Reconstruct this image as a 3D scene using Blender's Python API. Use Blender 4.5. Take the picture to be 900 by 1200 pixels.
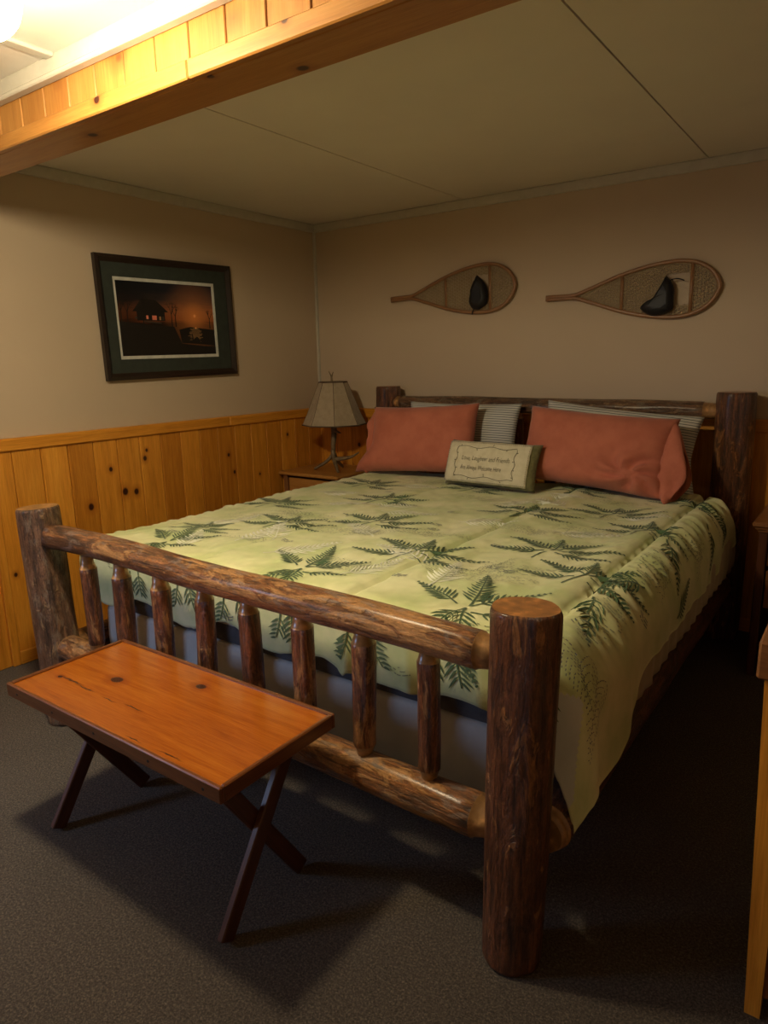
import bpy, math, random
from math import sin, cos, pi, hypot, atan2, exp, sqrt
from mathutils import Vector, Matrix, noise

for o in list(bpy.data.objects):
    bpy.data.objects.remove(o, do_unlink=True)
S = bpy.context.scene
COL = S.collection
rnd = random.Random(7)

# ------------------------------------------------------------------ camera
YAW, PITCH, ROLL = 0.62311754, -0.21652889, -0.02080355
CAM = Vector((3.30439, -3.83835, 1.41376))
r0 = Vector((cos(YAW), sin(YAW), 0))
fw = Vector((-sin(YAW) * cos(PITCH), cos(YAW) * cos(PITCH), sin(PITCH)))
u0 = r0.cross(fw)
rr = r0 * cos(ROLL) + u0 * sin(ROLL)
uu = -r0 * sin(ROLL) + u0 * cos(ROLL)
cd = bpy.data.cameras.new('camera')
cam = bpy.data.objects.new('camera', cd)
COL.objects.link(cam)
cam.matrix_world = Matrix(((rr.x, uu.x, -fw.x, CAM.x), (rr.y, uu.y, -fw.y, CAM.y), (rr.z, uu.z, -fw.z, CAM.z), (0, 0, 0, 1)))
cd.sensor_fit = 'VERTICAL'
cd.sensor_height = 36
cd.lens = 807.087 / 1200 * 36
cd.clip_start = 0.02
S.camera = cam

# ------------------------------------------------------------------ light and exposure
S.view_settings.view_transform = 'Standard'
S.view_settings.look = 'None'
S.view_settings.gamma = 1
S.view_settings.use_curve_mapping = False
S.view_settings.exposure = 1.45
w = bpy.data.worlds.new('world')
S.world = w
w.use_nodes = True
w.node_tree.nodes['Background'].inputs[0].default_value = (0.25, 0.4, 0.8, 1)
w.node_tree.nodes['Background'].inputs[1].default_value = 0.05
GLOBE = Vector((1.613, -2.955, 2.204))
GLOBE_STRENGTH = 120.0
GLOBE_COLOR = (1.0, 0.83, 0.53)
WIN = dict(y0=-4.85, y1=-4.30, z0=0.95, z1=1.70)
ld = bpy.data.lights.new('window_daylight', 'AREA')
ld.shape = 'RECTANGLE'
ld.size = WIN['y1'] - WIN['y0'] - .05
ld.size_y = WIN['z1'] - WIN['z0'] - .05
ld.energy = 3.2
ld.color = (0.42, 0.62, 1.0)
ld.spread = math.radians(95)
lo = bpy.data.objects.new('window_daylight', ld)
COL.objects.link(lo)
lo.location = (-0.03, (WIN['y0'] + WIN['y1']) / 2, (WIN['z0'] + WIN['z1']) / 2)
lo.rotation_euler = Vector((1.1, 1.55, -1.15)).to_track_quat('-Z', 'Y').to_euler()


# ------------------------------------------------------------------ materials
class N:
    def __init__(s, name):
        s.m = bpy.data.materials.new(name)
        s.m.use_nodes = True
        s.t = s.m.node_tree
        s.b = s.t.nodes['Principled BSDF']

    def n(s, typ, **kw):
        nd = s.t.nodes.new(typ)
        for k, v in kw.items():
            setattr(nd, k, v)
        return nd

    def l(s, a, b):
        s.t.links.new(a, b)

    def attr(s, name, out='Vector'):
        a = s.n('ShaderNodeAttribute', attribute_name=name)
        return a.outputs[out]

    def mapv(s, vec, scale, loc=(0, 0, 0)):
        m = s.n('ShaderNodeMapping')
        s.l(vec, m.inputs['Vector'])
        m.inputs['Scale'].default_value = scale
        m.inputs['Location'].default_value = loc
        return m.outputs[0]

    def noise(s, vec, scale, detail=4, rough=0.55, dist=0.0):
        nd = s.n('ShaderNodeTexNoise')
        s.l(vec, nd.inputs['Vector'])
        nd.inputs['Scale'].default_value = scale
        nd.inputs['Detail'].default_value = detail
        nd.inputs['Roughness'].default_value = rough
        nd.inputs['Distortion'].default_value = dist
        return nd.outputs['Fac']

    def ramp(s, fac, stops, interp='LINEAR'):
        r = s.n('ShaderNodeValToRGB')
        s.l(fac, r.inputs[0])
        e = r.color_ramp.elements
        r.color_ramp.interpolation = interp
        while len(e) < len(stops):
            e.new(0.5)
        for i, (p, c) in enumerate(stops):
            e[i].position = p
            e[i].color = (*c, 1) if not isinstance(c, (int, float)) else (c, c, c, 1)
        return r.outputs[0]

    def mix(s, fac, a, b, blend='MIX'):
        m = s.n('ShaderNodeMix', data_type='RGBA', blend_type=blend)
        for inp, v in ((m.inputs[0], fac), (m.inputs[6], a), (m.inputs[7], b)):
            if hasattr(v, 'links') or hasattr(v, 'is_output'):
                s.l(v, inp)
            elif isinstance(v, (int, float)):
                inp.default_value = v if inp.type == 'VALUE' else (v, v, v, 1)
            else:
                inp.default_value = (*v, 1)
        return m.outputs[2]

    def math(s, op, a, b=0.0, c=None):
        m = s.n('ShaderNodeMath', operation=op)
        for i, v in enumerate((a, b) if c is None else (a, b, c)):
            if isinstance(v, (int, float)):
                m.inputs[i].default_value = v
            else:
                s.l(v, m.inputs[i])
        return m.outputs[0]

    def bump(s, h, strength=0.3, dist=0.01):
        b = s.n('ShaderNodeBump')
        s.l(h, b.inputs['Height'])
        b.inputs['Strength'].default_value = strength
        b.inputs['Distance'].default_value = dist
        s.l(b.outputs[0], s.b.inputs['Normal'])

    def col(s, c):
        if isinstance(c, tuple):
            s.b.inputs['Base Color'].default_value = (*c, 1)
        else:
            s.l(c, s.b.inputs['Base Color'])

    def set(s, rough=0.6, spec=0.4, coat=0.0, sheen=0.0, metal=0.0):
        s.b.inputs['Roughness'].default_value = rough
        s.b.inputs['Specular IOR Level'].default_value = spec
        s.b.inputs['Coat Weight'].default_value = coat
        s.b.inputs['Coat Roughness'].default_value = 0.25
        s.b.inputs['Sheen Weight'].default_value = sheen
        s.b.inputs['Metallic'].default_value = metal
        return s.m


def m_wall():
    k = N('wall_paint')
    tc = k.n('ShaderNodeTexCoord').outputs['Object']
    a = k.noise(tc, 1.3, 3)
    k.col(k.ramp(a, [(0.3, (0.54, 0.43, 0.315)), (0.7, (0.58, 0.465, 0.345))]))
    k.bump(k.noise(tc, 160, 3), 0.12, 0.002)
    return k.set(0.75, 0.25)


def m_ceiling():
    k = N('ceiling_board')
    tc = k.n('ShaderNodeTexCoord').outputs['Object']
    k.col(k.ramp(k.noise(tc, 2.5, 3), [(0.3, (0.76, 0.71, 0.65)), (0.7, (0.80, 0.75, 0.68))]))
    k.bump(k.noise(tc, 220, 3), 0.15, 0.002)
    return k.set(0.8, 0.2)


def m_flat(name, c, rough=0.6, spec=0.4, coat=0.0, sheen=0.0, metal=0.0, var=0.12, scale=25, bump=0.1):
    k = N(name)
    tc = k.n('ShaderNodeTexCoord').outputs['Object']
    f = k.noise(tc, scale, 3)
    k.col(k.ramp(f, [(0.3, tuple(x * (1 - var) for x in c)), (0.7, tuple(min(1, x * (1 + var)) for x in c))]))
    k.bump(k.noise(tc, scale * 6, 3), bump, 0.003)
    return k.set(rough, spec, coat, sheen, metal)


def m_carpet():
    k = N('carpet')
    tc = k.n('ShaderNodeTexCoord').outputs['Object']
    a = k.noise(tc, 170, 5, 0.85, 0.4)
    b = k.noise(tc, 330, 3, 0.8)
    big = k.noise(tc, 1.6, 2)
    c1 = k.ramp(a, [(0.38, (0.030, 0.021, 0.014)), (0.5, (0.095, 0.068, 0.046)), (0.62, (0.26, 0.20, 0.145))])
    c2 = k.ramp(b, [(0.35, (0.6, 0.6, 0.62)), (0.65, (1.25, 1.22, 1.2))])
    c = k.mix(1.0, c1, c2, 'MULTIPLY')
    c = k.mix(1.0, c, k.ramp(big, [(0.3, (0.88, 0.88, 0.88)), (0.7, (1.1, 1.1, 1.1))]), 'MULTIPLY')
    k.col(c)
    k.bump(k.math('ADD', a, b), 0.9, 0.008)
    return k.set(0.95, 0.1, sheen=0.15)


def knot_mask(k, vec, knots, inner, outer):
    """knots: [(point, radius)] in the coordinate given by vec; returns 0..1 mask"""
    acc = None
    for p, r in knots:
        d = k.n('ShaderNodeVectorMath', operation='DISTANCE')
        k.l(vec, d.inputs[0])
        d.inputs[1].default_value = p
        mr = k.n('ShaderNodeMapRange')
        k.l(d.outputs['Value'], mr.inputs[0])
        mr.inputs[1].default_value = r * inner
        mr.inputs[2].default_value = r * outer
        mr.inputs[3].default_value = 1
        mr.inputs[4].default_value = 0
        acc = mr.outputs[0] if acc is None else k.math('MAXIMUM', acc, mr.outputs[0])
    return acc


def m_pine(name, lo, mid, hi, knots=None, streaks=None, scl=(1, 1, 1), rough=0.38, coat=0.25, tintamt=0.42, coarse=1.0):
    """varnished pine, grain along lc.z; tint attribute shifts each plank"""
    k = N(name)
    lc = k.attr('lc')
    v = k.mapv(lc, (14 * coarse, 14 * coarse, 0.9 * coarse))
    g = k.noise(v, 3.0, 5, 0.6, 0.6)
    fine = k.noise(k.mapv(lc, (120, 120, 4)), 3.0, 3, 0.6)
    base = k.ramp(g, [(0.30, lo), (0.5, mid), (0.70, hi)])
    base = k.mix(0.35, base, k.ramp(fine, [(0.35, tuple(x * 0.65 for x in mid)), (0.65, hi)]), 'MIX')
    t = k.attr('tint', 'Fac')
    base = k.mix(1.0, base, k.ramp(t, [(0.0, (1 - tintamt * .45, 1 - tintamt * .6, 1 - tintamt * .75)), (0.5, (1, 1, 1)), (1.0, (1.12, 1.14, 1.2))]), 'MULTIPLY')
    if knots:
        tc = k.n('ShaderNodeNewGeometry').outputs['Position']
        tv = k.mapv(tc, scl)
        ks = [(tuple(p[i] * scl[i] for i in range(3)), r) for p, r in knots]
        halo = knot_mask(k, tv, ks, 0.9, 2.6)
        core = knot_mask(k, tv, ks, 0.65, 1.05)
        base = k.mix(k.math('MULTIPLY', halo, 0.55), base, (lo[0] * .7, lo[1] * .5, lo[2] * .5))
        base = k.mix(core, base, (0.045, 0.010, 0.005))
    if streaks:
        wob = k.n('ShaderNodeVectorMath', operation='MULTIPLY_ADD')
        nz = k.n('ShaderNodeTexNoise')
        k.l(k.n('ShaderNodeNewGeometry').outputs['Position'], nz.inputs['Vector'])
        nz.inputs['Scale'].default_value = 30
        k.l(nz.outputs['Color'], wob.inputs[0])
        wob.inputs[1].default_value = (.03, .014, 0)
        k.l(k.n('ShaderNodeNewGeometry').outputs['Position'], wob.inputs[2])
        sc_ = (.07, 1, .2)
        ks = [((p[0] * .07 + .015 * .07, p[1] + .007, p[2] * .2), r) for p, r in streaks]
        sm_ = knot_mask(k, k.mapv(wob.outputs[0], sc_), ks, 0.3, 1.0)
        base = k.mix(k.math('MULTIPLY', sm_, 0.85), base, (0.05, 0.012, 0.004))
    k.col(base)
    k.bump(fine, 0.08, 0.002)
    return k.set(rough, 0.4, coat)


def m_bark(name, dark, red, tan, tanpos=0.62, grey=None, seed=0.0, grad=None):
    """glossy peeled bark; grad=(z0, z1, shift) makes the start of the log keep more dark bark"""
    k = N(name)
    lc = k.attr('lc')
    v = k.mapv(lc, (1, 1, 0.30), (seed, seed * .7, seed * 1.3))
    v2 = k.mapv(lc, (1, 1, 0.10), (seed + 3, 0, 0))
    big = k.noise(v, 24, 8, 0.68, 1.2)
    low = k.noise(k.mapv(lc, (1, 1, 0.25), (seed, 5, 1)), 7, 3, 0.6, 0.5)
    med = k.noise(v2, 62, 6, 0.75, 0.4)
    fine = k.noise(k.mapv(lc, (1, 1, 0.45)), 170, 4, 0.75)
    sel = k.math('ADD', k.math('MULTIPLY', big, 0.6), k.math('MULTIPLY', low, 0.4))
    if grad:
        sx = k.n('ShaderNodeSeparateXYZ')
        k.l(lc, sx.inputs[0])
        mr = k.n('ShaderNodeMapRange')
        k.l(sx.outputs['Z'], mr.inputs[0])
        mr.inputs[1].default_value = grad[0]
        mr.inputs[2].default_value = grad[1]
        mr.inputs[3].default_value = -grad[2]
        mr.inputs[4].default_value = 0.0
        sel = k.math('ADD', sel, mr.outputs[0])
    c = k.ramp(med, [(0.36, dark), (0.50, red), (0.64, tuple(x * 1.9 for x in red))])
    msk = k.ramp(sel, [(tanpos - 0.012, 0.0), (tanpos + 0.012, 1.0)])
    tanc = k.ramp(med, [(0.35, tuple(x * 0.55 for x in tan)), (0.60, tan)])
    c = k.mix(msk, c, tanc)
    dk = k.ramp(sel, [(0.40, 1.0), (0.46, 0.0)])
    c = k.mix(k.math('MULTIPLY', dk, 0.75), c, tuple(x * 0.7 for x in dark))
    if grey:
        gm = k.ramp(k.noise(k.mapv(lc, (1, 1, 0.4), (9, 4, 2)), 30, 5, 0.65, 0.8), [(0.54, 0.0), (0.60, 1.0)])
        c = k.mix(k.math('MULTIPLY', gm, 0.55), c, grey)
    ck = k.ramp(k.noise(k.mapv(lc, (1, 1, 0.08), (2, 7, 2)), 80, 3, 0.6, 0.3), [(0.34, 1.0), (0.40, 0.0)])
    c = k.mix(k.math('MULTIPLY', ck, 0.6), c, tuple(x * 0.4 for x in dark))
    c = k.mix(0.5, c, k.ramp(fine, [(0.35, (0.25, 0.25, 0.25)), (0.62, (0.8, 0.8, 0.8))]), 'OVERLAY')
    k.col(c)
    h = k.math('ADD', k.math('MULTIPLY', msk, 0.25), k.math('ADD', k.math('MULTIPLY', big, 1.3), k.math('ADD', k.math('MULTIPLY', med, 0.7), k.math('MULTIPLY', fine, .35))))
    k.bump(h, 0.8, 0.014)
    return k.set(0.34, 0.5, 0.3)


def m_endgrain(name, c):
    k = N(name)
    lc = k.attr('lc')
    wv = k.n('ShaderNodeTexNoise')
    k.l(lc, wv.inputs['Vector'])
    wv.inputs['Scale'].default_value = 30
    wv.inputs['Detail'].default_value = 4
    f = wv.outputs['Fac']
    k.col(k.ramp(f, [(0.36, tuple(x * .62 for x in c)), (0.55, c), (0.68, tuple(min(1, x * 1.7) for x in c))]))
    k.bump(f, 0.2, 0.004)
    return k.set(0.3, 0.5, 0.5)


def m_cloth(name, c1, c2, scale=6, weave=500, rough=0.85, sheen=0.2, third=None):
    k = N(name)
    lc = k.attr('lc')
    f = k.noise(lc, scale, 4, 0.6)
    stops = [(0.36, c1), (0.60, c2)] if third is None else [(0.36, c1), (0.5, third), (0.62, c2)]
    k.col(k.ramp(f, stops))
    k.bump(k.noise(lc, weave, 2, 0.6), 0.12, 0.001)
    return k.set(rough, 0.2, sheen=sheen)


def m_ticking():
    k = N('striped_ticking')
    lc = k.attr('lc')
    sx = k.n('ShaderNodeSeparateXYZ')
    k.l(lc, sx.inputs[0])
    a = k.math('SINE', k.math('MULTIPLY', sx.outputs['Z'], 2 * pi / 0.013))
    k.col(k.ramp(k.math('MULTIPLY_ADD', a, 0.5, 0.5), [(0.12, (0.14, 0.15, 0.16)), (0.30, (0.60, 0.59, 0.55))]))
    return k.set(0.85, 0.2, sheen=0.2)


def m_emit(name, color, strength):
    k = N(name)
    k.b.inputs['Base Color'].default_value = (0.9, 0.9, 0.85, 1)
    k.b.inputs['Emission Color'].default_value = (*color, 1)
    k.b.inputs['Emission Strength'].default_value = strength
    return k.m


WALLKNOTS = [((0.02, -1.875, 0.701), 0.017), ((0.02, -1.667, 0.748), 0.019), ((0.02, -1.599, 0.737), 0.016), ((0.02, -1.74, 0.88), 0.012),
             ((0.02, -1.525, 0.912), 0.013), ((0.02, -2.30, 0.447), 0.010), ((0.02, -0.919, 0.857), 0.011), ((0.02, -0.879, 0.744), 0.011),
             ((0.02, -0.381, 0.933), 0.010), ((0.359, -0.02, 0.841), 0.014), ((0.02, -0.66, 0.70), 0.008), ((0.02, -1.51, 0.955), 0.009)]
BEAMKNOTS = [((1.369, -2.52, 2.165), 0.013), ((1.464, -2.52, 2.256), 0.020), ((1.44, -2.52, 2.275), 0.018), ((1.928, -2.52, 2.231), 0.016),
             ((2.109, -2.52, 2.174), 0.010), ((1.18, -2.42, 2.13), 0.016), ((2.04, -2.386, 2.13), 0.016), ((1.821, -2.493, 2.13), 0.010), ((1.15, -2.52, 2.26), 0.012)]
M = {}
M['wall'] = m_wall()
M['ceiling'] = m_ceiling()
M['gap'] = m_flat('dark_seam', (0.03, 0.025, 0.02), 0.9)
M['crown'] = m_flat('painted_crown', (0.56, 0.53, 0.46), 0.5, var=0.05)
M['carpet'] = m_carpet()
M['pine'] = m_pine('wainscot_pine', (0.50, 0.175, 0.014), (0.68, 0.265, 0.024), (0.80, 0.36, 0.045), WALLKNOTS, None, (1, 1, 0.8))
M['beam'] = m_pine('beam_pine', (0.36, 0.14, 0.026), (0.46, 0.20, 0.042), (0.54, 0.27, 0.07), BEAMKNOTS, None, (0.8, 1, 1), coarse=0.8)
TABKNOTS = [((1.527, -2.757, 0.495), 0.018), ((1.777, -2.647, 0.495), 0.015), ((1.36, -2.84, 0.495), 0.007)]
M['table'] = m_pine('table_pine', (0.26, 0.055, 0.004), (0.37, 0.088, 0.006), (0.45, 0.135, 0.012), TABKNOTS, [((1.42, -2.835, .494), .0055), ((1.50, -2.84, .494), .004), ((1.72, -2.835, .494), .0035), ((1.62, -2.845, .494), .003), ((2.0, -2.93, .494), .004), ((1.86, -2.935, .494), .003)], (0.75, 1.1, 1), rough=0.22, coat=0.6, coarse=0.8)
M['tabedge'] = m_pine('table_edge_wood', (0.09, 0.024, 0.007), (0.14, 0.040, 0.010), (0.22, 0.075, 0.02), rough=0.3, coat=0.4)
M['darkwood'] = m_pine('dark_stained_wood', (0.05, 0.016, 0.008), (0.085, 0.028, 0.014), (0.13, 0.045, 0.02), rough=0.35, coat=0.3)
M['walnut'] = m_pine('brown_dresser_wood', (0.16, 0.06, 0.02), (0.23, 0.09, 0.03), (0.32, 0.14, 0.05), rough=0.35, coat=0.3)
M['bark_post'] = m_bark('bark_post', (0.030, 0.012, 0.007), (0.115, 0.040, 0.016), (0.40, 0.165, 0.055), 0.555)
M['bark_left'] = m_bark('bark_left_post', (0.05, 0.028, 0.019), (0.15, 0.078, 0.045), (0.40, 0.25, 0.13), 0.545, (0.22, 0.17, 0.13), seed=4)
M['bark_rail'] = m_bark('bark_rail', (0.05, 0.022, 0.012), (0.24, 0.095, 0.03), (0.52, 0.26, 0.095), 0.50, (0.26, 0.20, 0.17), seed=2, grad=(10.5, 11.4, 0.10))
M['bark_head'] = m_bark('bark_head_rail', (0.045, 0.025, 0.015), (0.14, 0.07, 0.035), (0.34, 0.21, 0.11), 0.54, (0.22, 0.18, 0.13), seed=3)
M['bark_spindle'] = m_bark('bark_spindle', (0.045, 0.016, 0.009), (0.17, 0.058, 0.024), (0.48, 0.23, 0.10), 0.535, seed=6)
M['cut'] = m_endgrain('cut_log_end', (0.42, 0.22, 0.085))
M['cuttop'] = m_endgrain('varnished_log_top', (0.40, 0.165, 0.045))
M['comforter'] = m_cloth('comforter_green', (0.56, 0.63, 0.30), (0.76, 0.76, 0.46), 4.5, third=(0.67, 0.70, 0.38))
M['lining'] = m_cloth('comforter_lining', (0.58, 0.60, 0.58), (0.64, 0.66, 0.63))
M['fern'] = m_cloth('fern_print_dark', (0.06, 0.11, 0.055), (0.09, 0.15, 0.075))
M['fern_grey'] = m_cloth('fern_print_grey', (0.22, 0.26, 0.15), (0.28, 0.31, 0.19))
M['fern_white'] = m_cloth('fern_print_white', (0.80, 0.82, 0.66), (0.86, 0.86, 0.72))
M['berry'] = m_cloth('berry_print', (0.12, 0.14, 0.16), (0.17, 0.19, 0.20))
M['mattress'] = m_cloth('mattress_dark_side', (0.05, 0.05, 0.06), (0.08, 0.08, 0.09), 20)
M['boxspring'] = m_cloth('box_spring_cloth', (0.50, 0.49, 0.47), (0.56, 0.55, 0.53), 8)
M['sheet'] = m_cloth('sheet_cream', (0.42, 0.35, 0.22), (0.50, 0.42, 0.28), 10)
M['coral'] = m_cloth('coral_cotton', (0.45, 0.135, 0.082), (0.52, 0.165, 0.102), 9, 350)
M['ticking'] = m_ticking()
M['cream'] = m_cloth('cream_muslin', (0.62, 0.56, 0.38), (0.70, 0.64, 0.46), 25)
M['olive'] = m_cloth('olive_cloth', (0.13, 0.12, 0.05), (0.18, 0.165, 0.07), 40)
M['ink'] = m_flat('dark_thread', (0.06, 0.05, 0.03), 0.8)
M['shade'] = m_cloth('lamp_shade_linen', (0.34, 0.27, 0.185), (0.40, 0.32, 0.225), 30, 500)
M['shadetrim'] = m_flat('shade_trim', (0.10, 0.06, 0.035), 0.8)
M['antler'] = m_flat('antler', (0.17, 0.12, 0.065), 0.5, coat=0.2, var=0.4, scale=30)
M['black'] = m_flat('black_leather', (0.010, 0.010, 0.013), 0.5)
M['ash'] = m_pine('bent_ash_wood', (0.22, 0.10, 0.045), (0.30, 0.15, 0.07), (0.36, 0.19, 0.09), rough=0.4)
M['lacing'] = m_flat('rawhide_lacing', (0.42, 0.32, 0.19), 0.6)
M['frame'] = m_flat('dark_picture_frame', (0.018, 0.010, 0.008), 0.3, coat=0.4)
M['matgreen'] = m_flat('green_mat_board', (0.034, 0.042, 0.035), 0.9, bump=0.02)
M['matwhite'] = m_flat('white_mat_board', (0.60, 0.60, 0.56), 0.9, bump=0.02)
M['brass'] = m_flat('brass', (0.35, 0.22, 0.07), 0.35, metal=1.0)
M['white'] = m_flat('white_label', (0.75, 0.75, 0.78), 0.7)
M['globe'] = m_emit('glowing_globe', GLOBE_COLOR, GLOBE_STRENGTH)
M['fixture'] = m_flat('fixture_white', (0.7, 0.68, 0.6), 0.4)
M['glass'] = m_flat('window_glass', (0.5, 0.6, 0.8), 0.1)


def m_glass():
    k = N('clear_glass')
    k.b.inputs['Transmission Weight'].default_value = 1.0
    k.b.inputs['Roughness'].default_value = 0.0
    k.b.inputs['IOR'].default_value = 1.05
    return k.m


M['glass'] = m_glass()


# ------------------------------------------------------------------ mesh helpers
class MB:
    def __init__(s):
        s.v, s.f, s.mi, s.lc, s.ti = [], [], [], [], []
        s.smooth = []

    def vert(s, p, lc=None, tint=0.5):
        s.v.append(Vector(p))
        s.lc.append(Vector(lc) if lc is not None else Vector(p))
        s.ti.append(tint)
        return len(s.v) - 1

    def face(s, idx, m=0, sm=False):
        s.f.append(tuple(idx))
        s.mi.append(m)
        s.smooth.append(sm)

    def box(s, lo, hi, m=0, axis=2, tint=0.5, off=None, bev=0.0, mat=None):
        """box with grain along `axis`; optional bevel (chamfer)"""
        if off is None:
            off = Vector((rnd.uniform(0, 9), rnd.uniform(0, 9), rnd.uniform(0, 9)))
        lo = Vector(lo)
        hi = Vector(hi)
        b = min(bev, min(hi - lo) * 0.45)
        order = {0: (1, 2, 0), 1: (0, 2, 1), 2: (0, 1, 2)}[axis]

        def V(p):
            p = Vector(p)
            l = Vector((p[order[0]], p[order[1]], p[order[2]])) + off
            return s.vert(mat @ p if mat else p, l, tint)
        if b <= 0:
            c = [V((x, y, z)) for z in (lo.z, hi.z) for y in (lo.y, hi.y) for x in (lo.x, hi.x)]
            for q in ((0, 2, 3, 1), (4, 5, 7, 6), (0, 1, 5, 4), (2, 6, 7, 3), (0, 4, 6, 2), (1, 3, 7, 5)):
                s.face([c[i] for i in q], m)
            return
        ids = {}
        for sx in (0, 1):
            for sy in (0, 1):
                for sz in (0, 1):
                    c = Vector((hi.x if sx else lo.x, hi.y if sy else lo.y, hi.z if sz else lo.z))
                    d = Vector((-b if sx else b, -b if sy else b, -b if sz else b))
                    ids[(sx, sy, sz, 0)] = V(c + Vector((0, d.y, d.z)))
                    ids[(sx, sy, sz, 1)] = V(c + Vector((d.x, 0, d.z)))
                    ids[(sx, sy, sz, 2)] = V(c + Vector((d.x, d.y, 0)))
        for sd in (0, 1):
            for ax in range(3):
                o = [a for a in range(3) if a != ax]
                q = []
                for a, c in ((0, 0), (1, 0), (1, 1), (0, 1)):
                    kk = [0, 0, 0]
                    kk[ax] = sd
                    kk[o[0]] = a
                    kk[o[1]] = c
                    q.append(ids[(*kk, ax)])
                s.face(q, m)
        for ax in range(3):
            o = [a for a in range(3) if a != ax]
            for a in (0, 1):
                for c in (0, 1):
                    q = []
                    for e, fa in ((0, o[0]), (1, o[0]), (1, o[1]), (0, o[1])):
                        kk = [0, 0, 0]
                        kk[ax] = e
                        kk[o[0]] = a
                        kk[o[1]] = c
                        q.append(ids[(*kk, fa)])
                    s.face(q, m)
        for sx in (0, 1):
            for sy in (0, 1):
                for sz in (0, 1):
                    s.face([ids[(sx, sy, sz, i)] for i in range(3)], m)

    def tube(s, pts, rad, seg=8, m=0, caps=True, flat=1.0, up=None, off=None, tint=0.5):
        """swept tube through pts, radius list or scalar"""
        pts = [Vector(p) for p in pts]
        n = len(pts)
        rad = [rad] * n if isinstance(rad, (int, float)) else rad
        if off is None:
            off = Vector((rnd.uniform(0, 9), rnd.uniform(0, 9), rnd.uniform(0, 9)))
        rings = []
        L = 0
        prev = None
        for i, p in enumerate(pts):
            t = (pts[min(i + 1, n - 1)] - pts[max(i - 1, 0)])
            if t.length < 1e-9:
                t = Vector((0, 0, 1))
            t.normalize()
            if up is not None:
                a = Vector(up)
            elif prev is not None:
                a = prev
            else:
                a = Vector((0, 0, 1)) if abs(t.z) < 0.9 else Vector((1, 0, 0))
            a = (a - t * a.dot(t))
            a.normalize()
            prev = a
            b = t.cross(a)
            if i:
                L += (p - pts[i - 1]).length
            ring = []
            for j in range(seg):
                th = 2 * pi * j / seg
                d = a * cos(th) * flat + b * sin(th)
                ring.append(s.vert(p + d * rad[i], Vector((cos(th) * rad[i], sin(th) * rad[i], L)) + off, tint))
            rings.append(ring)
        for i in range(n - 1):
            for j in range(seg):
                s.face((rings[i][j], rings[i][(j + 1) % seg], rings[i + 1][(j + 1) % seg], rings[i + 1][j]), m, True)
        if caps:
            s.face(rings[0][::-1], m)
            s.face(rings[-1], m)

    def lathe(s, c, prof, seg=24, m=0, sm=True):
        c = Vector(c)
        rings = []
        for r, z in prof:
            rings.append([s.vert(c + Vector((r * cos(2 * pi * j / seg), r * sin(2 * pi * j / seg), z))) for j in range(seg)])
        for i in range(len(prof) - 1):
            for j in range(seg):
                s.face((rings[i][j], rings[i][(j + 1) % seg], rings[i + 1][(j + 1) % seg], rings[i + 1][j]), m, sm)
        if prof[0][0] > 1e-5:
            s.face(rings[0][::-1], m)
        if prof[-1][0] > 1e-5:
            s.face(rings[-1], m)

    def log(s, p0, p1, R0, R1, seg=28, seed=0, wob=0.05, t0=0.0, t1=0.0, dome0=False, dome1=False, bark=0, cut=1, endm=None, tr=0.62, step=0.035):
        """a peeled log from p0 to p1; t0/t1 = length of light coned tenon at the ends"""
        p0, p1 = Vector(p0), Vector(p1)
        ax = p1 - p0
        L = ax.length
        ax.normalize()
        a = Vector((0, 0, 1)) if abs(ax.z) < 0.9 else Vector((1, 0, 0))
        a = (a - ax * a.dot(ax)).normalized()
        b = ax.cross(a)
        endm = cut if endm is None else endm
        zs = []
        n = max(4, int(L / step))
        body0, body1 = t0, L - t1
        for i in range(n + 1):
            z = body0 + (body1 - body0) * i / n
            zs.append((z, 1.0, bark))
        ch = 0.012 if min(R0, R1) > 0.05 else 0.007
        st = []
        if t0 > 0:
            st += [(0, tr, cut), (t0 * 0.55, tr * 1.12, cut), (t0 - 0.002, 0.93, cut)]
        else:
            st += [(0, 0.94, bark), (ch * .5, 0.985, bark)]
            zs = [(z + (ch if i == 0 else 0), k_, m_) for i, (z, k_, m_) in enumerate(zs)]
        en = []
        if t1 > 0:
            en += [(L - t1 + 0.002, 0.93, cut), (L - t1 * 0.55, tr * 1.12, cut), (L, tr, cut)]
        else:
            en += [(L - ch * .5, 0.985, bark), (L, 0.94, bark)]
            zs[-1] = (L - ch, 1.0, bark)
        allz = st + zs + en
        off = Vector((seed * 1.37, seed * 0.61, seed * 2.1))
        rings = []
        for z, kf, mm in allz:
            t = z / L
            R = R0 + (R1 - R0) * t
            ring = []
            for j in range(seg):
                th = 2 * pi * j / seg
                q = Vector((cos(th), sin(th), z * 2.2))
                nz = noise.noise(q * 1.3 + off * 3) * wob + noise.noise(Vector((cos(th) * 4, sin(th) * 4, z * 6)) + off) * wob * 0.45
                rr_ = R * kf * (1 + nz)
                bx = noise.noise(Vector((z * 1.3, seed, 0))) * 0.012 * (1 if R > .03 else .5)
                by = noise.noise(Vector((z * 1.3, seed, 9))) * 0.012
                P = p0 + ax * z + a * (cos(th) * rr_ + bx) + b * (sin(th) * rr_ + by)
                ring.append(s.vert(P, Vector((cos(th) * rr_, sin(th) * rr_, z)) + off))
            rings.append((ring, mm))
        for i in range(len(rings) - 1):
            A, ma = rings[i]
            B, mb = rings[i + 1]
            mm = cut if (ma == cut or mb == cut) else bark
            for j in range(seg):
                s.face((A[j], A[(j + 1) % seg], B[(j + 1) % seg], B[j]), mm, True)
        s.face(rings[0][0][::-1], endm)
        s.face(rings[-1][0], endm)


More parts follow.
